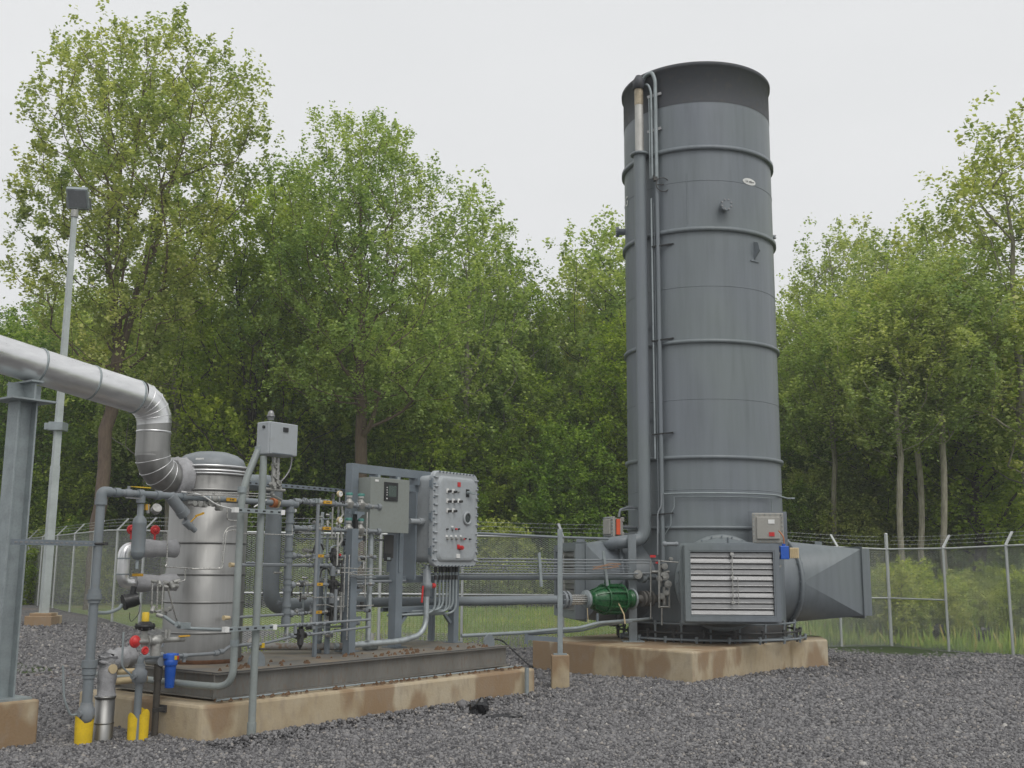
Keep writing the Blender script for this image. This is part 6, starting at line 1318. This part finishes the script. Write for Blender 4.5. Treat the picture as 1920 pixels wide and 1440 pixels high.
# ------------------------------------------------------------------ floodlight pole
lb = gz(81, 1168, .25); lb = gy(81, 1166, 25.5); lt_ = gy(128, 400, 25.5).z; lx = Vector((gy(81, 1166, 25.5).x, 25.5, 0))
fl = thing('floodlight_pole', lx, 'tall pale square light pole with a floodlight head, left of the silver duct bend', 'light pole')
m = M(); m.tube([lx+Z*.42, lx+Z*3.9], .12, 4, smooth=False); m.tube([lx+Z*3.9, lx+Z*lt_], 1, 4, radii=[.105, .075], smooth=False) 
obj('pole', m, paint('pale_painted_pole', (.42, .46, .45), .5, bump=.002), fl)
zcl = gy(104, 800, 25.5).z; m = M(); m.box(lx+Z*zcl, .34, .34, .2); m.box(lx+Z*zcl-X*.2, .2, .2, .16); obj('clamp_box', m, MT['galvd'], fl, .01)
m = M(); m.box(lx+Z*.12, .62, .62, .62); m.box(lx+Z*.46, .5, .4, .07); obj('pedestal', m, MT['conc'], fl, .015)
q = Vector((lx.x+.08, 25.4, gy(136, 373, 25.4).z)); n_ = Vector((.12, -.75, -.62)).normalized(); s_ = Vector((1, .16, 0)).normalized(); u__ = s_.cross(n_).normalized(); u__ = u__ if u__.z > 0 else -u__
m = M(); m.box(q-n_*.07, .50, .52, .14, s_, u__, n_); m.rings([[q-n_*.14+s_*x_*k+u__*y_*k for x_, y_ in ((.25, .26), (-.25, .26), (-.25, -.26), (.25, -.26))][::1] if k == 1 else [q-n_*.3+s_*x_*k+u__*y_*k for x_, y_ in ((.25, .26), (-.25, .26), (-.25, -.26), (.25, -.26))] for k in (1, .55)], False, True); hd = obj('lamp_head', m, MT['galvd'], fl, .01)
m = M(); m.box(q+n_*.004, .42, .44, .012, s_, u__, n_); obj('lens', m, paint('grey_lens', (.19, .20, .215), .2, bump=0, dirtamt=0), hd)
m = M(); m.bar(Vector((lx.x, 25.5, lt_-.05)), q-u__*.28-n_*.05, .07, .05, X); m.bar(q-u__*.3-s_*.26-n_*.1, q-u__*.3+s_*.26-n_*.1, .04, .04); m.bar(q-u__*.3-s_*.28-n_*.1, q-s_*.28-n_*.1, .04, .012, Y); m.bar(q-u__*.3+s_*.28-n_*.1, q+s_*.28-n_*.1, .04, .012, Y); m.cyl(Vector((lx.x, 25.5, lt_-.1)), Vector((lx.x, 25.5, lt_+.08)), .09, n=12); obj('yoke', m, MT['valve'], fl)
# ------------------------------------------------------------------ litter
def crumple(c, sx, sy, sz, seed, mat, label, cat, name):
    R = random.Random(seed); m = M(); n = 10; rs = []
    for i in range(6):
        a = math.pi*(i+.3)/6.2; rs.append([Vector(c)+Vector((math.cos(2*math.pi*j/n)*math.sin(a)*sx*R.uniform(.6, 1.15)+.3*sx*(1-i/3), math.sin(2*math.pi*j/n)*math.sin(a)*sy*R.uniform(.6, 1.15), (math.cos(a)+.85)*sz*.5*R.uniform(.8, 1.15))) for j in range(n)])
    m.rings(rs, False, True); return tag(obj(name, m, MT[mat]), label, cat)
g = gz(898, 1344, -.06); crumple(g, .13, .08, .22, 4, 'plastic_bag', 'crumpled black plastic film lying on the gravel before the long pad', 'plastic film', 'plastic_film')
g = gz(940, 1350, -.06); crumple(g, .24, .07, .075, 6, 'plastic_bag', 'flat black shred of film right of the crumpled black film', 'plastic film', 'plastic_film')
g = gz(51, 1196, 0); m = M(); m.bar(g+Z*.03-X*.25, g+Z*.08+X*.25, .16, .03); m.bar(g+Z*.05+X*.1+Y*.1, g+Z*.02+X*.45-Y*.1, .09, .02); m.bar(g+Z*.08+X*.12, g+Z*.17+X*.2+Y*.1, .05, .02); tag(obj('broken_board', m, MT['wood']), 'splintered piece of board lying by the light pole pedestal', 'board')
for px, py, D, s_ in ((1758, 1195, 27, .42), (1830, 1195, 27.5, .3), (1848, 1196, 26.5, .42)):
    g = gy(px, py, D); g.z = hgt(g.x, g.y); crumple(g, s_*.5, .2, s_*1.1, px, 'plastic_bag', {1758: 'dark lump of plastic behind the second right fence post from the corner', 1830: 'small dark lump of plastic in the weeds behind the right fence', 1848: 'larger slanting dark lump of plastic behind the right fence'}[px], 'plastic', 'plastic_lump')

hz = obj('haze', M().box((0, 140, 19.2), 700, 600, 42.4), bpy.data.materials.new('thin_mist'))
hm = hz.data.materials[0]; hm.use_nodes = True; t = hm.node_tree; t.nodes.clear()
vo = t.nodes.new('ShaderNodeOutputMaterial'); pv = t.nodes.new('ShaderNodeVolumePrincipled'); pv.inputs['Density'].default_value = .0014
pv.inputs['Color'].default_value = (.93, .95, .97, 1); t.links.new(pv.outputs[0], vo.inputs['Volume']); tag(hz, kind='stuff')
